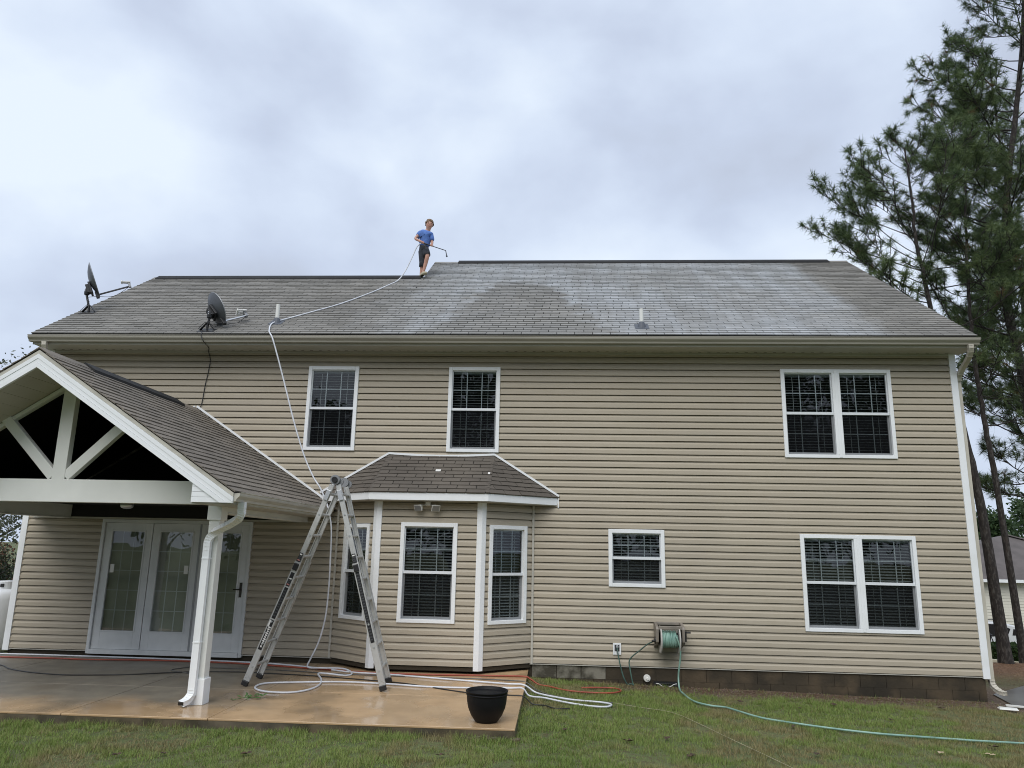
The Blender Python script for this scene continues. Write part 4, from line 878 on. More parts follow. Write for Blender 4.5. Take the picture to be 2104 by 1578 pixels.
# ------------------------------------------------------------------ satellite dishes
def dish(label, base, tilt, az, mast_h, mast_dx, arm_len, rad, lnb_n, scale_w=0.92, lift=0.10, skew=0.0, arm_el=0.22):
    """az: direction the dish looks (radians from +x towards +y)"""
    root = empty('satellite_dish', base, label=label, cat='dish', group='satellite dishes on the roof'); b = Vector(base)
    fw = V(math.cos(az), math.sin(az), 0); sdv = V(-math.sin(az), math.cos(az), 0); n = fw * math.cos(tilt) + V(0, 0, 1) * math.sin(tilt); up = -fw * math.sin(tilt) + V(0, 0, 1) * math.cos(tilt)
    sdv, up = sdv * math.cos(skew) - up * math.sin(skew), up * math.cos(skew) + sdv * math.sin(skew)
    top = b + V(mast_dx, 0, mast_h); cen = top + n * 0.10 + up * lift
    prof = [(rad * t, 0.10 * t * t) for t in (0.001, 0.25, 0.5, 0.75, 0.92, 1.0)]
    for nm, mm, off in (('reflector', 'dish', -0.010), ('reflector_face', 'dish_face', 0.0)):
        m = MB().lathe(prof, (0, 0, off), 36, 'z', close=False); m.xf(lambda p: cen + sdv * p.x * scale_w + up * p.y + n * (p.z)); o = build(m, nm, mm, root, smooth=True)
    m = MB(); N = 36
    rim = [cen + sdv * (rad * math.cos(2 * math.pi * i / N)) * scale_w + up * (rad * math.sin(2 * math.pi * i / N)) + n * 0.095 for i in range(N + 1)]
    build(m.tube(rim, 0.008, 6), 'rim', 'alu_dark', o)
    m = MB().tube([b + V(0, 0, 0.02), b + V(0, 0, 0.10), top - V(0, 0, 0.05), top], 0.022, 10); mast = build(m, 'mast', 'black', root)
    m = MB(); u2 = V(0, 1 / sl, SL / sl); m.obox(b + V(0, 0, 0.012), V(0.15, 0, 0), u2 * 0.10, V(0, -SL / sl, 1 / sl) * 0.006)
    for sg in (1, -1): m.bar(b + V(sg * 0.13, 0, 0.02), b + V(sg * 0.02, 0, 0.15), 0.05, 0.012)
    build(m, 'foot', 'black', root)
    m = MB(); m.lathe([(0.045, -0.05), (0.05, 0.0), (0.045, 0.07)], top, 14); m.obox(top + n * 0.055 + up * 0.06, n * 0.05, sdv * 0.06, up * 0.09); m.obox(top + n * 0.08 + up * 0.06, n * 0.02, sdv * 0.10, up * 0.12); brk = build(m, 'bracket', 'black', root, bevel=0.006)
    for q in range(4): build(MB().lathe([(0.009, 0.0), (0.007, -0.012)], top + sdv * 0.03 * (-1) ** q + V(0, -0.05, 0.03 * (q // 2)), 8, 'y'), 'bolt', 'galv', brk)
    lo = cen - up * (rad * 0.98) + n * 0.07; end = lo + (n * math.cos(arm_el) + up * math.sin(arm_el)) * arm_len
    build(MB().obox(lo - n * 0.01, n * 0.03, sdv * 0.03, up * 0.07), 'arm_socket', 'black', root, bevel=0.005)
    arm = build(MB().bar(lo, end, 0.028, 0.024, sdv), 'arm', 'galv' if lnb_n == 3 else 'black', root)
    hd = build(MB().obox(end + up * 0.04, n * 0.022, sdv * 0.035, up * 0.065), 'feed_bracket', 'alu_dark', root, bevel=0.004)
    for q in range(lnb_n):
        o_ = sdv * 0.062 * (q - (lnb_n - 1) / 2); p = end + up * 0.085 + o_
        d_ = (cen - p).normalized(); m = MB().tube([p + d_ * -0.03, p + d_ * 0.02, p + d_ * 0.03, p + d_ * 0.11, p + d_ * 0.115], [0.02, 0.02, 0.016, 0.018, 0.030], 12); f = build(m, 'feed_horn', 'lnb', hd, smooth=False)
        build(MB().tube([p + d_ * 0.115, p + d_ * 0.135], [0.032, 0.028], 12), 'feed_cap', 'pvc', f)
    cab = catmull([end, lo + n * arm_len * 0.45 - up * 0.09, lo - up * 0.03 - n * 0.03, top + V(0.03, -0.03, -0.12), top + V(0.10, -0.04, -0.20), b + V(-0.02, -0.05, 0.15), b + V(-0.12, -0.08, 0.02)], 6)
    build(MB().tube(cab, 0.005, 6), 'cable', 'black', root)
dish('charcoal satellite dish seen edge-on at the far left of the roof', (-9.16, 0.60, zroof(0.60)), R(22), R(27), 0.42, -0.09, 0.60, 0.34, 2, lift=0.24, skew=0.10, arm_el=0.08)
dish('charcoal satellite dish seen from behind, above the gutter, nearer the man', (-6.235, -0.40, zroof(-0.40)), R(22), R(47), 0.29, 0.02, 0.46, 0.33, 3, scale_w=0.84, lift=0.13, skew=0.62, arm_el=0.10)
cb = [(-6.30, -0.47, 5.47), (-6.235, -0.57, 5.40), (-6.22, -0.62, 5.34), (-6.17, -0.60, 5.24), (-6.22, -0.30, 5.215), (-6.33, -0.06, 5.20), (-6.295, -0.036, 5.06), (-6.30, -0.034, 4.90), (-6.325, -0.034, 4.69), (-6.335, -0.034, 4.62), (-6.345, -0.034, 4.50), (-6.366, -0.034, 4.24), (-6.40, -0.034, 4.17), (-6.46, -0.03, 4.15)]
build(MB().tube(catmull(cb, 6), 0.0075, 6), 'coaxial_cable', 'black', label='black cable running down the siding from the satellite dish', cat='cable')

# ------------------------------------------------------------------ hoses and cords
def onpatio(P, r): return [(x, min(y, -0.05), max(z, PT + r) if x < -0.44 else z) for x, y, z in P]
def hose(name, pts, r, m, label, n=8, k=7, cat='hose'):
    pts = [(x, y, ground_z(x, y) + r + 0.018) if (x > -0.40 and z < -0.13) else (x, y, z) for x, y, z in [tuple(p) for p in pts]]
    return build(MB().tube(catmull(pts, k), r, n), name, m, smooth=True, label=label, cat=cat)
WH = [(-9.6, -0.10, -0.085), (-8.871, -0.07, -0.085), (-8.265, -0.07, -0.085), (-6.986, -0.09, -0.085), (-6.053, -0.12, -0.085), (-5.108, -0.19, -0.085), (-4.597, -0.26, -0.085), (-3.864, -0.498, -0.085), (-3.142, -0.84, -0.085), (-2.512, -0.95, -0.085), (-1.36, -1.255, -0.085), (-0.70, -1.42, -0.085), (-0.45, -1.44, -0.09), (-0.27, -1.45, -0.165), (-0.003, -1.667, -0.184), (0.265, -1.798, -0.19), (0.629, -1.864, -0.198), (0.759, -1.991, -0.2), (0.68, -2.17, -0.199), (0.45, -2.173, -0.194), (0.129, -2.004, -0.187), (-0.139, -1.80, -0.178), (-0.36, -1.72, -0.15), (-0.46, -1.72, -0.088), (-0.682, -1.763, -0.085), (-1.627, -1.852, -0.085), (-2.411, -1.723, -0.085), (-3.053, -1.68, -0.085), (-3.706, -1.836, -0.085), (-4.039, -1.973, -0.085), (-4.063, -2.276, -0.085), (-3.858, -2.524, -0.085), (-3.513, -2.567, -0.085), (-3.321, -2.362, -0.085), (-3.273, -1.99, -0.085), (-3.381, -1.537, -0.085), (-3.55, -1.15, -0.072), (-3.424, -1.18, -0.06), (-3.131, -1.152, -0.085), (-3.09, -0.95, -0.08), (-3.30, -0.70, -0.06), (-3.643, -0.699, -0.06), (-3.877, -0.64, -0.06), (-3.841, -0.64, 0.069), (-3.734, -0.64, 0.321), (-3.657, -0.64, 0.678), (-3.634, -0.64, 1.128), (-3.635, -0.66, 1.584), (-3.643, -0.69, 2.048), (-3.695, -0.70, 2.321), (-3.766, -0.70, 2.517), (-3.879, -0.69, 2.73), (-4.016, -0.67, 2.912), (-4.209, -0.65, 3.274), (-4.419, -0.64, 3.806), (-4.588, -0.638, 4.307), (-4.76, -0.639, 4.818), (-4.92, -0.645, 5.268), (-5.0, -0.60, 5.395), (-5.075, -0.466, 5.478), (-5.182, -0.164, 5.677), (-5.15, -0.03, 5.78), (-4.963, 0.266, 5.961), (-4.71, 0.579, 6.167), (-4.313, 1.094, 6.507), (-3.934, 1.823, 6.988), (-3.72, 2.40, 7.36), (-3.56, 2.75, 7.62), (-3.422, 2.85, 7.90), (-3.289, 2.88, 8.245), (-3.20, 2.87, 8.46), (-3.10, 2.865, 8.56)]
hose('pressure_hose', WH, 0.0130, 'hose_white', 'pale white hose looping over the patio and climbing to the man on the roof')
RED = [(-9.5, -0.42, -0.085), (-8.293, -0.377, -0.085), (-7.582, -0.40, -0.085), (-6.849, -0.305, -0.085), (-6.129, -0.269, -0.085), (-5.387, -0.30, -0.085), (-4.69, -0.406, -0.085), (-3.745, -0.622, -0.085), (-2.532, -0.863, -0.085), (-1.046, -0.768, -0.085), (-0.50, -0.74, -0.085), (-0.38, -0.74, -0.12), (-0.25, -0.76, -0.17), (-0.078, -0.85, -0.182), (0.14, -1.028, -0.187), (0.425, -1.099, -0.193), (0.783, -1.069, -0.201), (0.978, -0.855, -0.205), (0.927, -0.62, -0.204), (0.665, -0.626, -0.198), (0.401, -0.72, -0.193)]
hose('red_hose', RED, 0.0125, 'hose_red', 'red hose lying along the wall and curling onto the grass')
BLK = [(-9.4, -0.75, -0.092), (-8.564, -1.114, -0.092), (-8.177, -1.422, -0.092), (-7.708, -1.65, -0.092), (-7.181, -1.769, -0.092), (-6.83, -1.747, -0.092), (-6.26, -1.598, -0.092), (-5.741, -1.326, -0.092), (-5.3, -1.153, -0.092), (-4.723, -1.09, -0.092), (-4.252, -1.138, -0.092), (-3.551, -1.228, -0.092), (-2.845, -1.397, -0.092), (-2.157, -1.597, -0.092), (-1.398, -2.028, -0.092), (-1.048, -2.179, -0.092), (-0.60, -2.22, -0.092), (-0.42, -2.23, -0.10), (-0.30, -2.24, -0.17), (-0.131, -2.30, -0.188), (-0.002, -2.445, -0.191), (0.189, -2.40, -0.195)]
hose('black_cord', BLK, 0.0085, 'hose_black', 'long black cord across the patio ending in grass beside the pot', cat='cord')
GRY = [(-5.127, -1.518, -0.092), (-5.536, -1.288, -0.092), (-5.835, -1.116, -0.092), (-5.798, -0.92, -0.092), (-5.65, -0.745, -0.092), (-5.32, -0.78, -0.092), (-4.383, -0.793, -0.092), (-3.274, -0.98, -0.092), (-2.135, -1.02, -0.092), (-1.324, -1.03, -0.092), (-0.60, -1.10, -0.092), (-0.42, -1.13, -0.11), (-0.26, -1.22, -0.17), (-0.003, -1.557, -0.191), (0.401, -1.756, -0.2), (0.798, -1.812, -0.208)]
hose('grey_cord', GRY, 0.0075, 'hose_grey', 'thin dark grey cord running behind the ladder to the white hose loop', cat='cord')
STR = [(0.813, -1.796, -0.197), (1.109, -2.007, -0.203), (1.524, -2.264, -0.212), (1.778, -2.919, -0.218), (1.984, -3.562, -0.222), (2.169, -4.1, -0.227), (2.40, -4.8, -0.235)]
hose('string', STR, 0.0032, 'string', 'thin pale string lying across the grass', n=5, cat='string')
GRN = [(1.91, -0.37, 0.487), (1.953, -0.36, 0.356), (1.961, -0.33, 0.207), (1.938, -0.3, 0.021), (1.929, -0.28, -0.126), (1.925, -0.40, -0.215), (1.918, -0.80, -0.224), (1.963, -1.385, -0.227), (2.144, -1.673, -0.231), (2.332, -1.75, -0.235), (2.456, -2.0, -0.238), (2.622, -2.33, -0.241), (2.827, -2.507, -0.246), (3.335, -2.772, -0.257), (3.846, -2.942, -0.268), (4.382, -3.001, -0.28), (4.809, -3.038, -0.29), (5.132, -3.052, -0.297), (7.5, -3.06, -0.34)]
# the coil on the reel drum leads straight into the trailing hose
rc = V(1.815, -0.215, 0.455); coil = []
for i in range(13 * 14 + 1):
    t = i / 14; xx = 1.69 + 0.235 * (t / 13 if t < 7 else (t / 13)) + 0.008 * math.sin(t * 5.1); a = 2 * math.pi * t + 0.6; rr = 0.118 + 0.006 * math.sin(t * 3.3)
    coil.append((xx, rc.y - rr * math.cos(a), rc.z + rr * math.sin(a)))
hose('garden_hose', coil + [(1.90, -0.345, 0.50)] + GRN, 0.0135, 'hose_green', 'green garden hose wound on the wall reel and trailing across the lawn', k=4)
CON = [(0.996, -0.06, 0.278), (1.006, -0.12, 0.189), (1.034, -0.14, 0.045), (1.078, -0.14, -0.122), (1.138, -0.14, -0.225), (1.191, -0.14, -0.238), (1.238, -0.14, -0.215), (1.232, -0.14, -0.132), (1.188, -0.13, -0.003), (1.182, -0.13, 0.1), (1.237, -0.13, 0.175), (1.355, -0.13, 0.267), (1.472, -0.13, 0.359), (1.548, -0.15, 0.401), (1.60, -0.18, 0.43)]
hose('leader_hose', CON, 0.0105, 'hose_dark', 'short dark green hose from the wall tap up to the hose reel')

# hose reel on the wall
reel = empty('hose_reel', (1.815, 0, 0.2), label='taupe plastic hose reel mounted on the siding', cat='hose reel')
for x in (1.612, 2.022):
    P = [(-0.022, 0.70), (-0.10, 0.705), (-0.31, 0.655), (-0.335, 0.62), (-0.325, 0.42), (-0.27, 0.40), (-0.24, 0.36), (-0.15, 0.36), (-0.022, 0.30)]
    sp_ = build(MB().prism(P, 'x', x - 0.022, x + 0.022), 'side_arm', 'reel', reel, bevel=0.008)
    build(MB().lathe([(0.06, -0.03), (0.065, 0.0), (0.06, 0.03)], (x, rc.y, rc.z - 0.02), 18, 'x'), 'hub_boss', 'black', sp_)
build(MB().box(1.634, 2.0, -0.33, -0.29, 0.61, 0.665), 'front_bar', 'reel', reel, bevel=0.008)
build(MB().box(1.634, 2.0, -0.10, -0.022, 0.66, 0.705), 'wall_bar', 'reel', reel, bevel=0.008)
build(MB().box(1.634, 2.0, -0.05, -0.022, 0.30, 0.64), 'back_plate', 'reel', reel, bevel=0.006)
build(MB().lathe([(0.10, 1.66), (0.10, 1.97)], (0, rc.y, rc.z), 24, 'x'), 'drum', 'black', reel)
for x in (1.668, 1.957): build(MB().lathe([(0.06, -0.006), (0.205, -0.010), (0.212, 0.0), (0.205, 0.010), (0.06, 0.006)], (x, rc.y, rc.z - 0.005), 36, 'x'), 'drum_flange', 'reel_rim', reel, smooth=False)
cr_ = build(MB().box(2.05, 2.085, rc.y - 0.02, rc.y + 0.02, rc.z - 0.03, rc.z + 0.13), 'crank', 'black', reel, bevel=0.006)
build(MB().tube([(2.06, rc.y, 0.565), (2.15, rc.y, 0.565)], 0.015, 10), 'crank_grip', 'black', cr_)
build(MB().tube([(1.54, rc.y + 0.02, 0.42), (1.60, rc.y, rc.z - 0.02)], 0.018, 10), 'inlet', 'black', reel)
# tap box, cleanout, foundation vent
tb = empty('tap_box', (0.996, 0, 0.175), label='white recessed wall tap box on the siding', cat='tap box')
m = MB().box(0.931, 0.957, -0.044, 0.0, 0.175, 0.352).box(1.036, 1.062, -0.044, 0.0, 0.175, 0.352).box(0.957, 1.036, -0.044, 0.0, 0.175, 0.225).box(0.957, 1.036, -0.044, 0.0, 0.328, 0.352)
build(m, 'cover_plate', 'white', tb, bevel=0.004); build(MB().box(0.957, 1.036, -0.030, -0.010, 0.225, 0.328), 'recess', 'label_grey', tb)
build(MB().lathe([(0.02, -0.02), (0.022, -0.05), (0.016, -0.055)], (0.999, 0, 0.298), 14, 'y'), 'valve_wheel', 'galv', tb)
build(MB().tube([(0.998, -0.02, 0.285), (0.998, -0.05, 0.275), (0.998, -0.065, 0.245), (1.0, -0.072, 0.22)], [0.013, 0.015, 0.016, 0.014], 12), 'spigot', 'black', tb)
co = empty('cleanout_cap', (1.47, 0, -0.22), label='round white drain cleanout cap on the foundation', cat='cap')
build(MB().lathe([(0.056, 0.02), (0.056, -0.035), (0.050, -0.045)], (1.47, 0, -0.17), 24, 'y'), 'cap', 'pvc', co)
build(MB().obox((1.475, -0.055, -0.175), (0.016, 0, 0.008), (0, 0.012, 0), (-0.008, 0, 0.016)), 'square_nut', 'pvc', co, bevel=0.002)
fv = empty('foundation_vent', (1.78, 0, -0.345), label='black foundation vent under the hose reel', cat='vent')
build(MB().box(1.575, 1.985, -0.012, 0.003, -0.345, -0.215), 'vent_frame', 'black', fv)
for i in range(5): build(MB().obox((1.78, -0.022, -0.33 + i * 0.02), (0.19, 0, 0), (0, 0.010, -0.006), (0, 0.001, 0.002)), 'louvre', 'black', fv)
for s, x in ((1, 1.61), (-1, 1.94)):
    build(MB().tube(catmull([(x, -0.035, -0.240), (x + s * 0.05, -0.04, -0.250), (x + s * 0.09, -0.045, -0.275), (x + s * 0.13, -0.045, -0.288)], 5), 0.006, 6), 'tie_wire', 'pvc', fv)

# floodlight under the bay eave
fl = empty('floodlight', (-2.08, -0.64, 2.44), label='twin white floodlight under the bay eave', cat='floodlight')
build(MB().box(-2.12, -2.04, -0.70, -0.63, 2.47, 2.535), 'mount', 'pvc', fl, bevel=0.008)
for s in (-1, 1):
    c = V(-2.08 + s * 0.13, -0.74, 2.445); f = V(s * 0.35, -0.8, -0.45).normalized(); a = f.cross(V(0, 0, 1)).normalized(); b = a.cross(f)
    P = [c - f * 0.05 + a * 0.035 * i + b * 0.025 * j for i, j in ((-1, -1), (1, -1), (1, 1), (-1, 1))] + [c + f * 0.045 + a * 0.07 * i + b * 0.055 * j for i, j in ((-1, -1), (1, -1), (1, 1), (-1, 1))]
    h = build(MB().add(P, [(3, 2, 1, 0), (0, 1, 5, 4), (1, 2, 6, 5), (2, 3, 7, 6), (3, 0, 4, 7), (4, 5, 6, 7)]), 'lamp_head', 'pvc', fl, bevel=0.004)
    build(MB().obox(c + f * 0.047, f * 0.003, a * 0.058, b * 0.044), 'lens', 'alu_dark', h)
    build(MB().tube([(-2.08 + s * 0.03, -0.68, 2.49), c - f * 0.04], 0.012, 8), 'arm', 'galv', h)
# ceiling lamp in the porch
pl = empty('ceiling_lamp', (PX, -1.8, 2.421), label='small glass ceiling lamp under the porch roof', cat='lamp')
build(MB().lathe([(0.10, 0.0), (0.10, -0.025), (0.07, -0.045)], (PX, -1.8, 2.421), 24), 'canopy', 'alu_dark', pl)
build(MB().lathe([(0.085, -0.046), (0.095, -0.075), (0.085, -0.11), (0.045, -0.13), (0.004, -0.135)], (PX, -1.8, 2.421), 24), 'shade', 'galv', pl, smooth=True)

# black pot on the patio corner
pt = empty('plant_pot', (-0.777, -3.76, PT), label='empty black round plant pot on the patio corner', cat='pot')
prof = [(0.02, 0.0), (0.125, 0.0), (0.135, 0.012), (0.18, 0.075), (0.212, 0.15), (0.226, 0.22), (0.230, 0.275), (0.233, 0.315), (0.240, 0.318), (0.243, 0.332), (0.236, 0.338), (0.224, 0.334), (0.218, 0.26), (0.20, 0.15), (0.12, 0.05), (0.01, 0.045)]
k = len(prof); m = MB().lathe(prof, (-0.777, -3.76, PT + 0.002), 48)
build(m, 'bowl', 'pot', pt, smooth=True)
build(MB().lathe([(0.231, 0.285), (0.238, 0.292), (0.238, 0.300), (0.232, 0.307)], (-0.777, -3.76, PT), 48), 'rim_band', 'pot', pt, smooth=True)

# fallen sprig and leaves
sp = empty('leafy_sprig', (-3.90, -3.05, PT), label='small green leafy sprig fallen on the patio', cat='sprig')
build(MB().tube([(-4.02, -3.10, PT + 0.006), (-3.9, -3.05, PT + 0.03), (-3.72, -2.92, PT + 0.012)], 0.004, 6), 'stem', 'green_leaf', sp)
for i in range(16):
    t = random.random(); c = V(-4.02 + 0.30 * t, -3.10 + 0.18 * t, PT + 0.012) + V(random.gauss(0, 0.03), random.gauss(0, 0.03), abs(random.gauss(0, 0.02))); a = random.uniform(0, 6.28); d = V(math.cos(a), math.sin(a), random.uniform(0.0, 0.6)).normalized(); w = d.cross(V(0, 0, 1)).normalized(); L = random.uniform(0.05, 0.09)
    build(MB().add([c, c + d * L * 0.45 + w * L * 0.28, c + d * L, c + d * L * 0.45 - w * L * 0.28, c + d * L * 0.5 + V(0, 0, 0.012)], [(0, 1, 4), (1, 2, 4), (2, 3, 4), (3, 0, 4)]), 'leaf', 'green_leaf', sp)
lf = [(0.111, -3.622), (0.797, -3.966), (1.244, -3.774), (-3.784, -5.2), (-4.189, -5.3), (2.917, -2.803), (2.764, -4.1), (4.749, -3.70), (4.406, -2.022), (1.393, -4.455), (-1.126, -4.9), (2.643, -1.236), (5.0, -3.3), (4.2, -3.75), (-3.0, -5.1), (5.6, -0.9), (3.4, -1.5), (4.0, -1.1)]
names_ = ['twisted dark fallen leaf on the grass right of the pot', 'brown fallen leaf on the grass below the red hose loop', 'reddish fallen leaf on the grass right of another leaf, mid lawn', 'dark fallen leaf on the grass below the patio, near the left', 'dark leaf at the bottom left edge of the lawn', 'dark fallen leaf beside the green hose bend', 'brown leaf near the bottom edge, right of the string', 'pale cream fallen leaf near the bottom right corner', 'dark curled leaf above the green hose, under the large lower window', 'brown leaf near the bottom edge, left of the string', 'brown leaf near the bottom edge below the pot', 'dark fallen leaf near the bare strip, right of the vent', 'dark fallen leaf just below the far end of the green hose', 'dark leaf near the bottom right, left of the pale leaf', 'dry leaf on the grass below the patio joint', 'dark leaf clump at the foundation near the right corner', 'dark leaf above the green hose, left of the curled one', 'brown leaf on the bare soil strip under the large lower window']
for (x, y), nm in zip(lf, names_):
    z = ground_z(x, y) + 0.03; m = MB(); a = random.uniform(0, 6.28); s = random.uniform(0.045, 0.085); d = V(math.cos(a), math.sin(a), 0); w = V(-d.y, d.x, 0); c = V(x, y, z)
    pr = [(-1, 0, 0.1), (-0.55, 0.35, 0.28), (-0.1, 0.55, 0.22), (0.1, 0.30, 0.10), (0.5, 0.42, 0.30), (1.0, 0.02, 0.18), (0.55, -0.38, 0.16), (0.12, -0.26, 0.05), (-0.15, -0.52, 0.30), (-0.6, -0.3, 0.18)]
    m.add([c + d * p[0] * s + w * p[1] * s + V(0, 0, p[2] * s) for p in pr] + [c], [(i, (i + 1) % 10, 10) for i in range(10)])
    build(m, 'fallen_leaf', 'pale_leaf' if 'pale' in nm else 'dead_leaf', label=nm, cat='leaf', group='leaves fallen on the lawn')

# ------------------------------------------------------------------ the man on the roof
def skin_mesh(name, pts, edges, mname, parent, sub=2):
    """continuous surface grown over a joint graph; pts: name -> (xyz, radius)"""
    ks = list(pts); me = bpy.data.meshes.new(name); T = WT[parent.name]
    me.from_pydata([tuple(Vector(pts[k][0]) - T) for k in ks], [(ks.index(a), ks.index(b)) for a, b in edges], []); me.materials.append(M[mname])
    o = bpy.data.objects.new(name, me); col.objects.link(o); o.parent = parent; WT[o.name] = T
    md = o.modifiers.new('skin', 'SKIN'); md.use_smooth_shade = True
    for i, k in enumerate(ks):
        r = pts[k][1]; me.skin_vertices[0].data[i].radius = (r, r) if not hasattr(r, '__len__') else r
        me.skin_vertices[0].data[i].use_root = i == 0
    sm_ = o.modifiers.new('sub', 'SUBSURF'); sm_.levels = sub; sm_.render_levels = sub
    return o
man = empty('person', (-3.07, 3.06, 7.82), label='person in blue t-shirt and dark shorts standing on the roof ridge', cat='person')
J = {'pelvis': ((-3.08, 3.10, 8.50), 0.085), 'belly': ((-3.075, 3.095, 8.63), 0.080), 'chest': ((-3.045, 3.08, 8.78), 0.090), 'upper': ((-3.03, 3.075, 8.88), 0.070),
     'neck': ((-3.002, 3.058, 8.945), 0.048), 'jaw': ((-2.982, 3.030, 8.995), 0.062), 'face': ((-2.975, 3.032, 9.050), 0.086), 'skull': ((-2.972, 3.045, 9.105), 0.096), 'crown': ((-2.970, 3.052, 9.155), 0.068),
     'shL': ((-3.155, 3.02, 8.875), 0.050), 'elL': ((-3.278, 2.97, 8.700), 0.034), 'wrL': ((-3.115, 2.885, 8.592), 0.025), 'pmL': ((-3.075, 2.875, 8.567), 0.026),
     'shR': ((-2.93, 3.10, 8.845), 0.050), 'elR': ((-2.895, 3.08, 8.635), 0.034), 'wrR': ((-2.885, 2.945, 8.530), 0.025), 'pmR': ((-2.872, 2.905, 8.512), 0.026),
     'hpL': ((-3.125, 3.09, 8.47), 0.072), 'knB': ((-3.105, 3.13, 8.235), 0.050), 'caB': ((-3.120, 3.15, 8.08), 0.046), 'anB': ((-3.135, 3.14, 7.885), 0.030), 'ftB': ((-3.09, 3.06, 7.853), 0.030),
     'hpR': ((-3.035, 3.08, 8.47), 0.072), 'knF': ((-2.972, 2.98, 8.285), 0.052), 'caF': ((-3.01, 3.02, 8.13), 0.048), 'anF': ((-3.062, 3.02, 7.895), 0.031), 'ftF': ((-3.00, 2.955, 7.853), 0.031)}
Ed = [('pelvis', 'belly'), ('belly', 'chest'), ('chest', 'upper'), ('upper', 'neck'), ('neck', 'jaw'), ('jaw', 'face'), ('face', 'skull'), ('skull', 'crown'), ('upper', 'shL'), ('shL', 'elL'), ('elL', 'wrL'), ('wrL', 'pmL'), ('upper', 'shR'), ('shR', 'elR'), ('elR', 'wrR'), ('wrR', 'pmR'),
      ('pelvis', 'hpL'), ('hpL', 'knB'), ('knB', 'caB'), ('caB', 'anB'), ('anB', 'ftB'), ('pelvis', 'hpR'), ('hpR', 'knF'), ('knF', 'caF'), ('caF', 'anF'), ('anF', 'ftF')]
WA, WB_, WC = V(-3.12, 2.862, 8.568), V(-2.55, 2.93, 8.393), V(-2.527, 2.93, 8.286)
wd = (WB_ - WA).normalized()
for hnd, pm in (('L', 'pmL'), ('R', 'pmR')):                          # five fingers curled round the wand
    p = Vector(J[pm][0]); q = WA + wd * (p - WA).dot(wd)
    for i in range(4):
        o_ = wd * (0.026 - 0.016 * i); ln = (0.9, 1.0, 0.95, 0.75)[i]; nm = f'f{hnd}{i}'
        J[nm + 'a'] = (p + o_ + V(0, -0.018, 0.012), 0.0085); J[nm + 'b'] = (q + o_ + V(0, -0.024 * ln, 0.004), 0.008); J[nm + 'c'] = (q + o_ + V(0, -0.012 * ln, -0.022), 0.007)
        Ed += [(pm, nm + 'a'), (nm + 'a', nm + 'b'), (nm + 'b', nm + 'c')]
    J[f't{hnd}a'] = (p + wd * 0.026 + V(0, 0.0, 0.020), 0.010); J[f't{hnd}b'] = (q + wd * 0.045 + V(0, -0.008, 0.018), 0.0085); Ed += [(pm, f't{hnd}a'), (f't{hnd}a', f't{hnd}b')]
skin_mesh('body', J, Ed, 'skin', man)
S = {'hem': ((-3.085, 3.10, 8.525), 0.138), 'belly': ((-3.075, 3.095, 8.65), 0.132), 'chest': ((-3.045, 3.08, 8.78), 0.138), 'upper': ((-3.03, 3.075, 8.875), 0.105), 'collar': ((-3.010, 3.063, 8.938), 0.060),
     'shL': ((-3.155, 3.02, 8.872), 0.074), 'slL': ((-3.228, 2.990, 8.770), 0.070), 'shR': ((-2.935, 3.10, 8.84), 0.072), 'slR': ((-2.905, 3.09, 8.680), 0.070)}
skin_mesh('tshirt', S, [('hem', 'belly'), ('belly', 'chest'), ('chest', 'upper'), ('upper', 'collar'), ('upper', 'shL'), ('shL', 'slL'), ('upper', 'shR'), ('shR', 'slR')], 'shirt', man)
m = MB()                                                              # loose shorts: seat and two legs
m.tube([(-3.084, 3.10, 8.575), (-3.084, 3.10, 8.54), (-3.082, 3.10, 8.48), (-3.082, 3.10, 8.41)], [0.100, 0.108, 0.115, 0.085], 16)
m.tube([(-3.10, 3.10, 8.50), (-3.122, 3.09, 8.42), (-3.115, 3.11, 8.30), (-3.110, 3.13, 8.18), (-3.116, 3.14, 8.08)], [0.085, 0.086, 0.080, 0.072, 0.070], 16)
m.tube([(-3.06, 3.09, 8.50), (-3.035, 3.07, 8.44), (-3.005, 3.02, 8.36), (-2.985, 2.995, 8.305)], [0.085, 0.090, 0.086, 0.080], 16)
build(m, 'shorts', 'shorts', man, smooth=True)
hc = V(-2.973, 3.060, 9.105); m = MB()                                # hair: cap of tufts over crown, sides and nape, face left clear
for i in range(13):
    for j in range(24):
        th, ph = math.pi * i / 12 * 0.62, 2 * math.pi * j / 24; front = math.cos(ph - math.atan2(-0.95, 0.35))
        th *= 1.0 - 0.36 * max(0, front) ** 1.5
        r = 0.101 + random.uniform(-0.006, 0.012)
        m.v.append(tuple(hc + V(r * 0.97 * math.sin(th) * math.cos(ph), r * 1.05 * math.sin(th) * math.sin(ph), r * 1.08 * math.cos(th))))
for i in range(12):
    for j in range(24): m.f.append((i * 24 + j, i * 24 + (j + 1) % 24, (i + 1) * 24 + (j + 1) % 24, (i + 1) * 24 + j))
build(m, 'hair', 'hair', man, smooth=True)
fd = V(0.35, -0.93, -0.12).normalized(); fs = V(0.93, 0.35, 0).normalized(); fc = V(-2.975, 3.037, 9.055)
for s in (-1, 1):
    build(MB().lathe([(0.001, -0.008), (0.013, 0.0), (0.001, 0.008)], fc + fd * 0.072 + fs * s * 0.026 + V(0, 0, 0.030), 10), 'shaded_eye', 'shaded_eye', man, smooth=True)  # eye made large and dark to take in the socket shade
    build(MB().lathe([(0.004, -0.02), (0.012, -0.008), (0.013, 0.01), (0.004, 0.022)], fc + fs * s * 0.072 + V(0, 0.012, 0.018), 10), 'ear', 'skin', man, smooth=True)
    build(MB().obox(fc + fd * 0.066 + fs * s * 0.026 + V(0, 0, 0.046), fs * 0.018, fd * 0.012, (0, 0, 0.005)), 'eyebrow', 'hair', man)
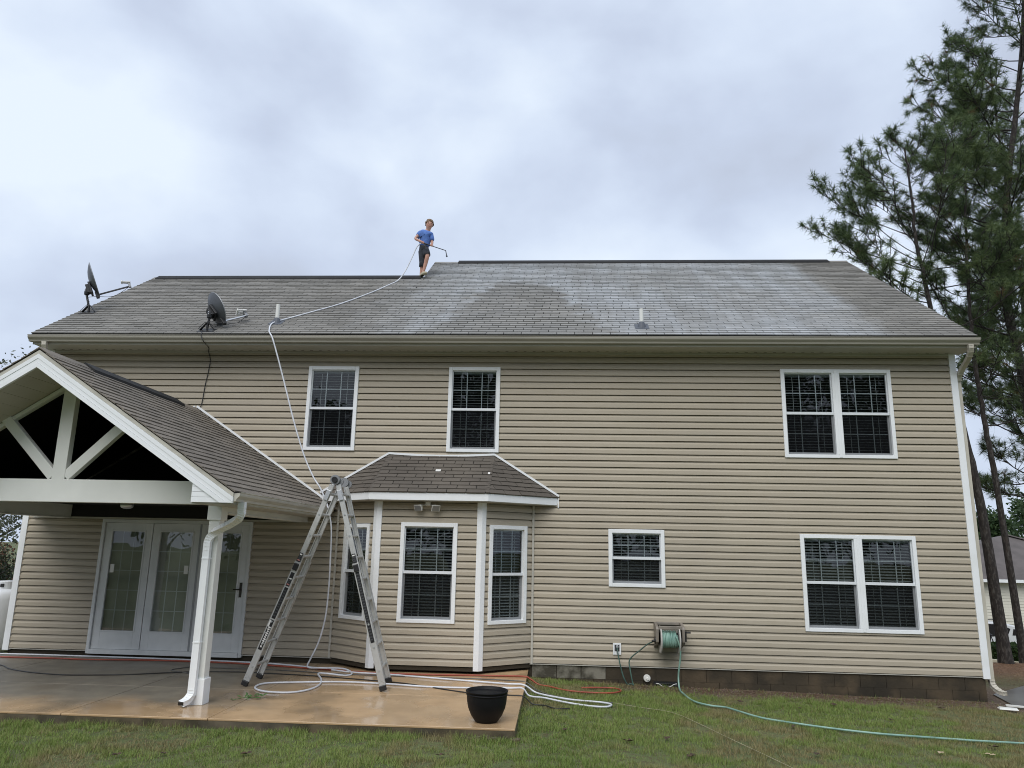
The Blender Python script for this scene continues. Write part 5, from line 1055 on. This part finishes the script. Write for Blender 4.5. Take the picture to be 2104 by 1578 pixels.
build(MB().add([fc + fd * 0.060 + V(0, 0, 0.030), fc + fd * 0.064 - fs * 0.013 - V(0, 0, 0.004), fc + fd * 0.064 + fs * 0.013 - V(0, 0, 0.004), fc + fd * 0.086 - V(0, 0, 0.002)], [(0, 1, 3), (0, 3, 2), (1, 2, 3)]), 'nose', 'skin', man, smooth=True)
build(MB().obox(fc + fd * 0.061 - V(0, 0, 0.030), fs * 0.022, fd * 0.014, (0, 0, 0.005)), 'mouth', 'lip', man, bevel=0.002)
for c, d in ((V(-3.035, 2.985, 7.832), V(0.55, -0.62, 0)), (V(-3.11, 3.10, 7.832), V(0.40, -0.75, 0))):
    d.normalize(); w = V(-d.y, d.x, 0); m = MB(); N = 14
    for z, k_ in ((0.0, 1.0), (0.02, 1.04), (0.045, 0.95), (0.068, 0.62)):
        for i in range(N):
            a = 2 * math.pi * i / N; m.v.append(tuple(c + d * (0.115 * math.cos(a) * (k_ if math.cos(a) > 0 else 1) - (0.0 if z < 0.05 else 0.02)) + w * (0.043 + 0.006 * math.cos(a)) * math.sin(a) * k_ + V(0, 0, z)))
    for i in range(3): m.f += [(i * N + j, i * N + (j + 1) % N, (i + 1) * N + (j + 1) % N, (i + 1) * N + j) for j in range(N)]
    m.f += [tuple(range(N))[::-1], tuple(range(3 * N, 4 * N))]; build(m, 'shoe', 'shoe', man, smooth=True)
wand = empty('spray_wand', (-3.0, 2.87, 8.45), label='black spray wand with bent nozzle held by the person on the roof', cat='spray wand')
build(MB().tube([WA, WA + wd * 0.10, WA + wd * 0.28], [0.018, 0.017, 0.014], 10), 'grip', 'black', wand)
build(MB().obox(WA + wd * 0.10 + V(0, 0, -0.045), wd * 0.018, (0, 0.012, 0), (0, 0, 0.035)), 'trigger', 'black', wand, bevel=0.004)
build(MB().tube([WA + wd * 0.27, WB_ - wd * 0.03, WB_, WB_ * 0.55 + WC * 0.45, WC], 0.0095, 8), 'lance', 'black', wand)
build(MB().tube([WC, WC + (WC - WB_).normalized() * 0.045], [0.016, 0.021], 10), 'nozzle', 'boot', wand)

# ------------------------------------------------------------------ trees
def tubes_np(paths, nseg=5):
    """many tapered tubes into one vertex / triangle array; paths: list of (points Nx3, radii N)"""
    Vs, Fs, k = [], [], 0
    for P, r in paths:
        P = np.asarray(P, float); n = len(P); d = np.gradient(P, axis=0); d /= np.linalg.norm(d, axis=1, keepdims=True) + 1e-9
        up = np.where(np.abs(d[:, 2:3]) < 0.9, np.array([[0, 0, 1.0]]), np.array([[1.0, 0, 0]])); a = np.cross(d, up); a /= np.linalg.norm(a, axis=1, keepdims=True) + 1e-9; b = np.cross(d, a)
        q = np.arange(nseg) * 2 * np.pi / nseg; ring = P[:, None] + (a[:, None] * np.cos(q)[None, :, None] + b[:, None] * np.sin(q)[None, :, None]) * np.asarray(r)[:, None, None]
        Vs.append(ring.reshape(-1, 3)); i, j = np.meshgrid(np.arange(n - 1), np.arange(nseg), indexing='ij'); i, j = i.ravel(), j.ravel(); j2 = (j + 1) % nseg
        A, B, C_, D = i * nseg + j, i * nseg + j2, (i + 1) * nseg + j2, (i + 1) * nseg + j
        Fs.append(np.concatenate([np.stack([A, B, C_], 1), np.stack([A, C_, D], 1)]) + k); k += n * nseg
    return np.concatenate(Vs), np.concatenate(Fs)
def unit(a): return a / (np.linalg.norm(a, axis=-1, keepdims=True) + 1e-9)
def pine(name, label, path, r0, z_lo, reach, nb, seed, needle=0.20, width=0.011, per=28, shade=(0.055, 0.090, 0.040), tint2=(0.160, 0.215, 0.085), tip_density=1.0, az_bias=None, group='pines beside the house', top_taper=0.55, lowbranch=True, inner=0.30):
    """loblolly pine: trunk, ascending limbs, side twigs, tufts of long needles at the twig ends"""
    g = np.random.default_rng(seed); path = [Vector(p) for p in path]; T = path[0]
    root = empty(name, T, label=label, cat='tree', group=group)
    P = np.array([tuple(p) for p in catmull(path, 8)]); hgt = P[:, 2]; zt = hgt[-1]; tt = (hgt - hgt[0]) / (zt - hgt[0]); rad = r0 * (1 - 0.93 * tt ** 0.85) + 0.010; rad[0] *= 1.25; rad[1] *= 1.08
    P[:, :2] += g.normal(0, 0.02, (len(P), 2)) * np.linspace(0, 1, len(P))[:, None]
    v, f = tubes_np([(P, rad)], 14); raw_mesh('trunk', v, f, 'bark', root, smooth=True, at=tuple(T))
    paths, tb, td = [], [], []
    def at_z(z): return np.array([np.interp(z, hgt, P[:, i]) for i in range(3)])
    for i in range(nb):
        u = (i + g.random()) / nb; z = z_lo + (zt - z_lo) * u ** 0.9; az = i * 2.399 + g.normal(0, 0.35)
        if az_bias is not None and g.random() < 0.45: az = az_bias + g.normal(0, 0.8)
        prof = (1 - u) ** top_taper * (0.55 + 0.45 * min(1, u * 4)) if lowbranch else math.sin(math.pi * min(1, 0.25 + 0.75 * u)) ** 0.6 * (1 - 0.55 * u)
        L = reach * max(0.16, prof) * g.uniform(0.65, 1.1); el = g.normal(0.15 + 0.75 * u, 0.16)
        o = at_z(z); d = np.array([math.cos(az) * math.cos(el), math.sin(az) * math.cos(el), math.sin(el)]); n = 7; pts = [o]
        for k in range(n):
            d = unit(d + np.array([0, 0, 0.07]) + g.normal(0, 0.09, 3)); pts.append(pts[-1] + d * L / n)
        pts = np.array(pts); rb = np.interp(z, hgt, rad) * 0.34 * (0.6 + 0.4 * L / reach); paths.append((pts, np.linspace(rb, 0.008, n + 1)))
        ns = max(4, int(L * 7.2 * tip_density))
        for k in range(ns):
            t = inner + (1 - inner) * (k + g.random()) / ns; q = np.array([np.interp(t * n, np.arange(n + 1), pts[:, c]) for c in range(3)])
            sd_ = unit(np.cross(d, [0, 0, 1.0])) * g.choice([-1, 1]); dd = unit(d * 0.75 + sd_ * g.uniform(0.4, 1.0) + np.array([0, 0, g.normal(0.25, 0.3)])); l2 = L * g.uniform(0.12, 0.34) * (1.15 - 0.6 * t) + 0.12
            e1 = q + dd * l2 * 0.5 + g.normal(0, 0.02, 3); e2 = e1 + unit(dd + np.array([0, 0, 0.3])) * l2 * 0.5; paths.append((np.array([q, e1, e2]), np.array([0.011, 0.008, 0.005])))
            tb.append(e2); td.append(unit(e2 - e1))
            m_ = int(1 + l2 * 6)
            for w in range(m_):
                s = g.uniform(0.35, 1.0); b = q + (e2 - q) * s; dr = unit(dd + g.normal(0, 0.75, 3) + np.array([0, 0, 0.35])); l3 = g.uniform(0.06, 0.22); tb.append(b + dr * l3); td.append(dr)
                paths.append((np.array([b, b + dr * l3]), np.array([0.005, 0.004])))
        tb.append(pts[-1]); td.append(d)
    v, f = tubes_np(paths, 4); raw_mesh('limbs', v, f, 'bark', root, at=tuple(T))
    tb, td = np.array(tb), np.array(td); nt_ = len(tb)
    B = np.repeat(tb, per, 0); D = np.repeat(td, per, 0); N = len(B)
    back = g.random(N) * 0.10; B = B - D * back[:, None]
    D = unit(D * 0.55 + unit(g.normal(0, 1, (N, 3))) * 0.85); L = needle * g.uniform(0.65, 1.15, N); W = unit(np.cross(D, g.normal(0, 1, (N, 3)))) * (width * 0.5)
    tip = B + D * L[:, None]; tip[:, 2] -= 0.10 * L
    v = np.stack([B - W, B + W, tip], 1).reshape(-1, 3); f = np.arange(3 * N).reshape(-1, 3)
    tt_ = np.repeat(g.random(nt_), per); tt_ = np.clip(tt_ + g.normal(0, 0.12, N), 0, 1); c = np.array(shade)[None] * (1 - tt_[:, None]) + np.array(tint2)[None] * tt_[:, None]
    dead = np.repeat(g.random(nt_) < 0.02, per); c[dead] = np.array((0.16, 0.095, 0.045))
    raw_mesh('crown', v, f, 'needles', root, tint=np.repeat(c, 3, 0), at=tuple(T))
    return root
def leafy(name, label, base, height, cw, seed, n_leaf=9000, leaf=0.13, c1=(0.05, 0.08, 0.03), c2=(0.11, 0.14, 0.05), crown0=0.25, cat='tree', group=None, r0=0.16, spread=0.55, nl=26):
    """broad-leaved tree or shrub: trunk, forking limbs, leaves clustered along the outer twigs"""
    g = np.random.default_rng(seed); T = Vector(base); root = empty(name, T, label=label, cat=cat, group=group); b = np.array(base, float)
    top = b + np.array([g.normal(0, 0.05) * height, g.normal(0, 0.05) * height, height * 0.86]); n = 9
    P = b + (top - b) * np.linspace(0, 1, n)[:, None] + np.concatenate([np.zeros((1, 3)), g.normal(0, 0.02 * height, (n - 1, 3)) * [1, 1, 0]]); v, f = tubes_np([(P, np.linspace(r0, 0.02, n))], 9); raw_mesh('trunk', v, f, 'bark', root, at=tuple(T))
    paths, cl = [], []
    for i in range(nl):
        t = crown0 + (0.98 - crown0) * (i + g.random()) / nl; o = b + (top - b) * t; az = i * 2.4 + g.normal(0, 0.4); el = g.uniform(0.1, 0.9); d = np.array([math.cos(az) * math.cos(el), math.sin(az) * math.cos(el), math.sin(el)])
        L = cw * 0.5 * math.sin(math.pi * min(0.97, max(0.12, (t - crown0) / (1 - crown0) * 0.8 + 0.2))) ** 0.7 * g.uniform(0.7, 1.12); pts = [o]
        for k in range(5): d = unit(d + g.normal(0, 0.16, 3) + np.array([0, 0, 0.03])); pts.append(pts[-1] + d * L / 5)
        pts = np.array(pts); paths.append((pts, np.linspace(r0 * 0.28, 0.008, 6)))
        for k in range(6):
            s = g.uniform(0.35, 1.0) * 5; q = np.array([np.interp(s, np.arange(6), pts[:, c]) for c in range(3)]); dd = unit(d + g.normal(0, 0.8, 3)); l2 = L * g.uniform(0.15, 0.4); e2 = q + dd * l2; paths.append((np.array([q, e2]), np.array([0.014, 0.005]))); cl += [q + dd * l2 * w for w in (0.4, 0.75, 1.0)]
        cl.append(pts[-1])
    v, f = tubes_np(paths, 4); raw_mesh('limbs', v, f, 'bark', root, at=tuple(T))
    cl = np.array(cl); idx = g.integers(0, len(cl), n_leaf); ctr = cl[idx] + g.normal(0, 1, (n_leaf, 3)) * cw * 0.055
    ctr[:, 2] = np.maximum(ctr[:, 2], b[2] + 0.03)
    D = unit(g.normal(0, 1, (n_leaf, 3)) + [0, 0, -0.2]); W = unit(np.cross(D, g.normal(0, 1, (n_leaf, 3)))); s = leaf * g.uniform(0.6, 1.2, n_leaf)[:, None]
    v = np.stack([ctr - D * s * 0.5, ctr + W * s * 0.28, ctr + D * s * 0.5, ctr - W * s * 0.28], 1).reshape(-1, 3); k = np.arange(n_leaf) * 4
    f = np.concatenate([np.stack([k, k + 1, k + 2], 1), np.stack([k, k + 2, k + 3], 1)]); t = np.clip(g.random(len(cl))[idx] + g.normal(0, 0.15, n_leaf), 0, 1)[:, None]
    raw_mesh('crown', v, f, 'leaves', root, tint=np.repeat(np.array(c1) * (1 - t) + np.array(c2) * t, 4, 0), at=tuple(T)); return root
# the pines to the right of the house
pine('pine_tree', 'tall pine whose trunk stands nearest the house corner, crown above the roof edge', [(9.86, 5.03, -0.5), (9.71, 5.03, 2.8), (9.50, 5.03, 4.7), (9.06, 5.03, 7.7), (8.89, 5.03, 9.5), (8.86, 5.03, 10.8), (8.82, 5.0, 12.0)], 0.128, 6.2, 4.0, 44, 3, az_bias=3.0, inner=0.45, tip_density=0.62)
pine('pine_tree', 'slimmer dark pine trunk just right of the one nearest the corner', [(10.44, 5.35, -0.5), (10.29, 5.35, 3.4), (10.19, 5.35, 5.0), (10.12, 5.35, 6.7), (10.22, 5.4, 8.8), (10.5, 5.5, 11.4), (10.8, 5.6, 13.4)], 0.080, 4.8, 2.7, 42, 8, tip_density=0.7)
pine('pine_tree', 'big dense pine filling the upper right edge', [(12.3, 6.2, -0.65), (12.1, 6.1, 4.0), (11.62, 6.0, 6.3), (11.48, 6.0, 8.5), (11.8, 6.0, 11.2), (12.7, 6.0, 15.5), (13.8, 6.0, 23.0)], 0.14, 5.0, 3.3, 92, 21, az_bias=3.4, top_taper=0.3)
pine('pine_tree', 'pine at the far right whose branches hang behind the other trunks', [(15.5, 11.5, -1.3), (15.4, 11.5, 6.0), (15.3, 11.5, 12.0), (15.2, 11.4, 18.5)], 0.17, 3.2, 4.0, 60, 33, per=28)
pine('pine_tree', 'low-branched pine showing between the trunks above the neighbouring roof', [(13.6, 9.0, -1.1), (13.5, 9.0, 4.0), (13.3, 9.0, 8.0), (13.2, 9.0, 11.5)], 0.12, 3.0, 3.3, 44, 52, per=28)
# distance: wood behind the neighbour's house, trees past the left corner
for i, (x, y, h) in enumerate(((30.5, 42, 13), (35.5, 46, 15), (41, 44, 14), (27.5, 50, 14))):
    leafy('wood_tree', ['round green tree straight behind the neighbouring roof', 'taller green tree right behind the neighbouring roof peak', 'green tree at the far right behind the neighbouring house', 'farthest green tree left of the neighbouring roof'][i], (x, y, -2.8), h * 0.62, 7.5, 60 + i, 9000, 0.32, (0.028, 0.055, 0.022), (0.06, 0.10, 0.035), 0.12, group='trees behind the neighbouring house', r0=0.25)
leafy('tree', 'grey-green tree past the left corner, its top showing over the porch roof', (-21.4, 13.5, -0.25), 8.4, 8.0, 71, 15000, 0.15, (0.085, 0.10, 0.07), (0.17, 0.18, 0.13), 0.10, r0=0.2)
leafy('shrub', 'russet shrub past the left corner of the house', (-15.3, 6.6, -0.25), 1.75, 2.6, 73, 7000, 0.09, (0.10, 0.055, 0.035), (0.20, 0.10, 0.06), 0.05, cat='shrub', r0=0.04)
leafy('shrub', 'dark green shrub behind the white tank', (-13.9, 5.0, -0.25), 1.35, 2.6, 75, 8000, 0.08, (0.014, 0.024, 0.012), (0.03, 0.045, 0.02), 0.03, cat='shrub', r0=0.03)
# the tree line behind the camera that the windows mirror
for i, (x, y, h, w) in enumerate(((-25, -34, 15, 12), (-16.5, -37, 11.5, 10), (-6, -35, 16.5, 12), (3.5, -37, 19, 13), (13, -35, 17, 12), (23, -37, 18, 13))):
    leafy('yard_tree', f"tree standing behind the viewer, {['first', 'second', 'third', 'fourth', 'fifth', 'sixth'][i]} from the left as mirrored in the window panes", (x, y, -0.3), h, w, 90 + i, 7000, 0.55, (0.03, 0.045, 0.02), (0.06, 0.085, 0.03), 0.10, group='trees mirrored in the windows', r0=0.3)

# ------------------------------------------------------------------ neighbouring house, car, hedge, tank
nh = empty('neighbour_house', (24.5, 33, -2.9), label='cream neighbouring house with grey hip roof behind the pines', cat='house')
nx0, nx1, ny0, ny1, nz0, nz1 = 17.4, 31.5, 28.0, 38.0, -2.95, 0.72
w_ = build(MB().box(nx0, nx1, ny0, ny1, nz0, nz1), 'wall', 'neigh_wall', nh)
for i in range(26): build(MB().add([(nx0, ny0 - 0.002, nz0 + 0.1 + i * 0.14), (nx1, ny0 - 0.002, nz0 + 0.1 + i * 0.14), (nx1, ny0 - 0.028, nz0 + 0.1 + i * 0.14), (nx0, ny0 - 0.028, nz0 + 0.1 + i * 0.14), (nx0, ny0 - 0.004, nz0 + 0.236 + i * 0.14), (nx1, ny0 - 0.004, nz0 + 0.236 + i * 0.14)], [(0, 1, 2, 3), (3, 2, 5, 4)]), 'siding_board', 'neigh_wall', w_)
o_ = 0.4; rx = 25.5
build(MB().add([(nx0 - o_, ny0 - o_, nz1), (nx1 + o_, ny0 - o_, nz1), (nx1 + o_, ny1 + o_, nz1), (nx0 - o_, ny1 + o_, nz1), (rx, 32.0, 3.08), (rx + 0.6, 33.5, 3.08)], [(0, 1, 4), (1, 5, 4), (1, 2, 5), (2, 3, 5, ), (3, 4, 5), (3, 0, 4), (0, 3, 2, 1)]), 'roof', 'neigh_roof', nh)
build(MB().bar((nx1 + o_, ny0 - o_, nz1 + 0.05), (rx, 32.0, 3.13), 0.25, 0.06), 'hip_ridge', 'neigh_roof', nh)
build(MB().box(nx0 - o_ - 0.1, nx1 + o_ + 0.1, ny0 - o_ - 0.12, ny0 - o_, nz1 - 0.12, nz1 + 0.03), 'gutter', 'white', nh)
build(MB().box(20.6, 21.6, ny0 - 0.06, ny0 + 0.02, nz0 + 1.1, nz0 + 2.4), 'window', 'car_glass', nh)
# white car, side on, tail to the right
car = empty('car', (16.5, 20.3, -2.4), label='white hatchback car parked in front of the neighbouring house', cat='car')
cx0, cz, cy0, cy1 = 14.25, -2.36, 19.45, 21.15; K = 1.04
side = [(0.0, 0.45), (0.02, 0.80), (0.25, 0.95), (1.15, 1.05), (1.85, 1.50), (2.3, 1.60), (3.4, 1.60), (3.95, 1.48), (4.35, 1.10), (4.42, 0.95), (4.45, 0.5), (4.40, 0.35), (4.0, 0.30), (0.6, 0.28), (0.1, 0.33)]
def cp(p): return (cx0 + p[0] * K, cz + p[1] * K)
body = build(MB().prism([cp(p) for p in side], 'y', cy0, cy1), 'body', 'car', car, bevel=0.06)
for sgn, y in ((-1, cy0), (1, cy1)):
    for P in ([(1.95, 1.08), (2.02, 1.40), (2.35, 1.52), (2.85, 1.53), (2.85, 1.06)], [(2.92, 1.06), (2.92, 1.53), (3.42, 1.51), (3.75, 1.36), (3.62, 1.09)], [(3.80, 1.12), (3.86, 1.36), (3.98, 1.34), (4.18, 1.12)]):
        build(MB().prism([cp(p) for p in P], 'y', y + sgn * 0.006, y + sgn * 0.003), 'side_window', 'car_glass', body)
    for x in (0.85, 3.62):
        wh = build(MB().lathe([(0.20, -0.10), (0.32, -0.10), (0.34, -0.06), (0.34, 0.06), (0.32, 0.10), (0.20, 0.10)], (cx0 + x * K, y - sgn * 0.08, cz + 0.33 * K), 24, 'y'), 'wheel', 'tyre', car)
        build(MB().lathe([(0.20, -0.012), (0.19, 0.0), (0.06, 0.012), (0.05, 0.02)], (cx0 + x * K, y + sgn * 0.02, cz + 0.33 * K), 18, 'y'), 'rim', 'rim', wh)
        build(MB().lathe([(0.40, -0.004), (0.40, 0.004)], (cx0 + x * K, y + sgn * 0.001, cz + 0.34 * K), 24, 'y'), 'wheel_arch', 'black', body)
    build(MB().prism([cp(p) for p in ((4.05, 1.02), (4.30, 1.12), (4.40, 0.98), (4.36, 0.86), (4.20, 0.92))], 'y', y + sgn * 0.012, y - sgn * 0.25), 'tail_lamp', 'tail', body)
    build(MB().tube([(cx0 + 2.1 * K, y - sgn * 0.2, cz + 1.66 * K), (cx0 + 3.5 * K, y - sgn * 0.2, cz + 1.67 * K)], 0.02, 6), 'roof_rail', 'black', body)
hd = empty('hedge', (13.4, 9.4, -1.1), label='clipped green hedge behind the pine trunks', cat='hedge')
g = np.random.default_rng(5); n = 16000; face = g.random(n); X = g.uniform(10.3, 16.5, n); Y = 9.0 + g.random(n) * 0.8; Z = -1.1 + g.random(n) * 0.58
Y = np.where(face < 0.5, 9.0 + g.normal(0, 0.03, n), Y); Z = np.where(face > 0.75, -0.52 + g.normal(0, 0.03, n), Z); ctr = np.stack([X, Y, Z], 1); D = unit(g.normal(0, 1, (n, 3))); W = unit(np.cross(D, g.normal(0, 1, (n, 3)))); s = 0.05
v = np.stack([ctr - D * s, ctr + W * s * 0.6, ctr + D * s, ctr - W * s * 0.6], 1).reshape(-1, 3); k = np.arange(n) * 4; t = g.random(n)[:, None]
raw_mesh('foliage', v, np.concatenate([np.stack([k, k + 1, k + 2], 1), np.stack([k, k + 2, k + 3], 1)]), 'leaves', hd, tint=np.repeat(np.array((0.025, 0.05, 0.018)) * (1 - t) + np.array((0.06, 0.10, 0.03)) * t, 4, 0), at=(13.4, 9.4, -1.1))
build(MB().box(10.4, 16.4, 9.1, 9.7, -1.2, -0.6), 'branch_mass', 'bark', hd)
for i, x in enumerate((10.9, 12.1, 13.4, 14.7, 15.9)): build(MB().tube([(x, 9.4, -1.3), (x, 9.4, -0.9)], 0.03, 6), 'stem', 'bark', hd)
tr = empty('tripod_stand', (14.9, 15.0, -1.6), label='thin black tripod stand in front of the white car', cat='stand')
for dx_, dy_ in ((-0.22, -0.05), (0.16, -0.1), (0.02, 0.2)): build(MB().tube([(14.96 + dx_ * 1.4, 15 + dy_ * 1.4, -1.72), (14.96, 15.0, -0.78)], 0.016, 6), 'leg', 'black', tr)
build(MB().lathe([(0.06, -0.80), (0.06, -0.76), (0.02, -0.74)], (14.96, 15.0, 0), 10), 'head', 'black', tr)
ps = empty('painted_stone', (10.05, 6.0, -0.66), label='cream painted stone with dark scrawl at the foot of the pines', cat='stone')
m = MB().prism([(9.87, -0.50), (9.98, -0.455), (10.22, -0.475), (10.26, -0.56), (10.15, -0.60), (10.05, -0.68), (9.92, -0.66)], 'y', 5.95, 6.05); build(m, 'face', 'planter', ps, bevel=0.01)
for p in (((9.93, -0.55), (9.98, -0.585), (10.02, -0.55), (10.06, -0.575)), ((10.08, -0.54), (10.11, -0.57), (10.15, -0.54))): build(MB().tube([(x, 5.946, z) for x, z in p], 0.010, 5), 'scrawl', 'mark', ps)
build(MB().lathe([(0.045, 0.0), (0.07, 0.12), (0.075, 0.13), (0.06, 0.13), (0.04, 0.02)], (10.64, 6.0, -0.64), 14), 'flower_pot', 'planter', label='tiny cream flower pot between the two pine trunks', cat='pot')
tk = empty('gas_tank', (-10.33, 1.0, -0.25), label='white upright gas tank past the left corner of the house', cat='tank')
build(MB().lathe([(0.30, 0.0), (0.38, 0.05), (0.40, 0.12), (0.40, 0.95), (0.385, 1.04), (0.33, 1.10), (0.22, 1.13), (0.01, 1.14)], (-10.36, 1.0, -0.23), 36), 'shell', 'tank', tk, smooth=True)
c_ = build(MB().lathe([(0.13, 1.10), (0.14, 1.12), (0.14, 1.26), (0.13, 1.27), (0.12, 1.26)], (-10.27, 1.0, -0.23), 20), 'valve_guard', 'tank', tk)
for a in (-2.0, -1.2): build(MB().obox((-10.27 + 0.14 * math.cos(a), 1.0 + 0.14 * math.sin(a), 0.965), (0.03, 0, 0), (0, 0.012, 0), (0, 0, 0.03)), 'guard_slot', 'black', c_)

# ------------------------------------------------------------------ grass
def lawn():
    g = np.random.default_rng(77); n = 900000
    x = g.uniform(-8.2, 8.6, n); y = g.uniform(-6.4, 1.0, n)
    def vnoise(x, y, s, seed):
        gg = np.random.default_rng(seed); G = gg.random((64, 64)); u, w = x * s, y * s; i, j = np.floor(u).astype(int), np.floor(w).astype(int); a, b = u - i, w - j; a = a * a * (3 - 2 * a); b = b * b * (3 - 2 * b)
        G_ = lambda p, q: G[p % 64, q % 64]; return (G_(i, j) * (1 - a) + G_(i + 1, j) * a) * (1 - b) + (G_(i, j + 1) * (1 - a) + G_(i + 1, j + 1) * a) * b
    patch = 0.6 * vnoise(x, y, 0.9, 1) + 0.4 * vnoise(x, y, 3.1, 2); clump = vnoise(x, y, 9, 3)
    bare = sstep(0.3, 2.2, x) * sstep(-0.95, -0.45, y + 0.12 * np.sin(x * 3)) * (1 - sstep(1.0, 2.5, y))
    keep = (g.random(n) < (0.25 + 0.75 * sstep(0.2, 0.6, clump)) * (1 - 0.93 * bare) * (1 - 0.55 * sstep(0.60, 0.74, patch)))
    keep &= ~((x < -0.43) & (y > -4.09)) & ~((x > -9.4) & (x < 6.77) & (y > -0.03)) & ~((x < -8) & (y > -4.1)) & ~((x > 7.0) & (y > 1.4)) & ~((x > 6.95) & (x < 9.9) & (y > -0.55))
    x, y, patch, clump = x[keep], y[keep], patch[keep], clump[keep]; n = len(x); z = gz(x, y)
    h = g.uniform(0.018, 0.050, n) * (0.55 + 0.9 * clump) * (0.8 + 0.5 * vnoise(x, y, 2.2, 6)) * np.where((y < -4.0) & (y > -4.35) & (x < -0.4), 1.5, 1.0); a = g.uniform(0, 2 * np.pi, n); lean = g.uniform(0.2, 1.0, n) * h; w = g.uniform(0.0018, 0.0038, n)
    dx_, dy_ = np.cos(a), np.sin(a); b2 = g.uniform(0, 2 * np.pi, n); B = np.stack([x, y, z - 0.004], 1); Wd = np.stack([-dy_, dx_, np.zeros(n)], 1) * w[:, None]; tip = B + np.stack([dx_ * lean, dy_ * lean, h], 1)
    v = np.stack([B - Wd, B + Wd, tip], 1).reshape(-1, 3)
    t = np.clip(0.5 * vnoise(x, y, 1.3, 9) + 0.5 * g.random(n), 0, 1)[:, None]; c = np.array((0.145, 0.222, 0.048)) * (1 - t) + np.array((0.30, 0.375, 0.105)) * t
    dry = np.clip(sstep(0.47, 0.70, patch) * 0.8 + (g.random(n) < 0.12) * 0.8, 0, 1)[:, None]; c = c * (1 - dry) + np.array((0.30, 0.235, 0.125)) * dry
    raw_mesh('grass', v, np.arange(3 * n).reshape(-1, 3), 'grass', tint=np.repeat(c, 3, 0), label='short green lawn grass with dry brown patches', cat='grass', kind='stuff')
lawn()
# pine straw and dry litter on the bare strip by the foundation and under the pines
def litter():
    g = np.random.default_rng(19); n1, n2 = 5000, 26000
    x = np.concatenate([g.uniform(0.5, 7.0, n1), g.uniform(7.2, 13.5, n2)]); y = np.concatenate([-0.06 - np.abs(g.normal(0, 0.28, n1)), g.uniform(1.8, 9.0, n2)]); z = gz(x, y) + 0.006; n = n1 + n2
    a = g.uniform(0, 2 * np.pi, n); l = g.uniform(0.03, 0.10, n); w = g.uniform(0.002, 0.006, n); d = np.stack([np.cos(a), np.sin(a), g.uniform(-0.05, 0.25, n)], 1); p = np.stack([-np.sin(a), np.cos(a), np.zeros(n)], 1); c = np.stack([x, y, z], 1)
    v = np.stack([c - p * w[:, None], c + p * w[:, None], c + d * l[:, None]], 1).reshape(-1, 3); t = g.random(n)[:, None]
    raw_mesh('pine_straw', v, np.arange(3 * n).reshape(-1, 3), 'grass', tint=np.repeat(np.array((0.10, 0.05, 0.028)) * (1 - t) + np.array((0.26, 0.17, 0.10)) * t + np.where((np.arange(n) < n1)[:, None] & (g.random(n) < 0.30)[:, None], 0.16, 0.0), 3, 0), label='brown pine straw and litter on bare soil', cat='litter', kind='stuff')
litter()
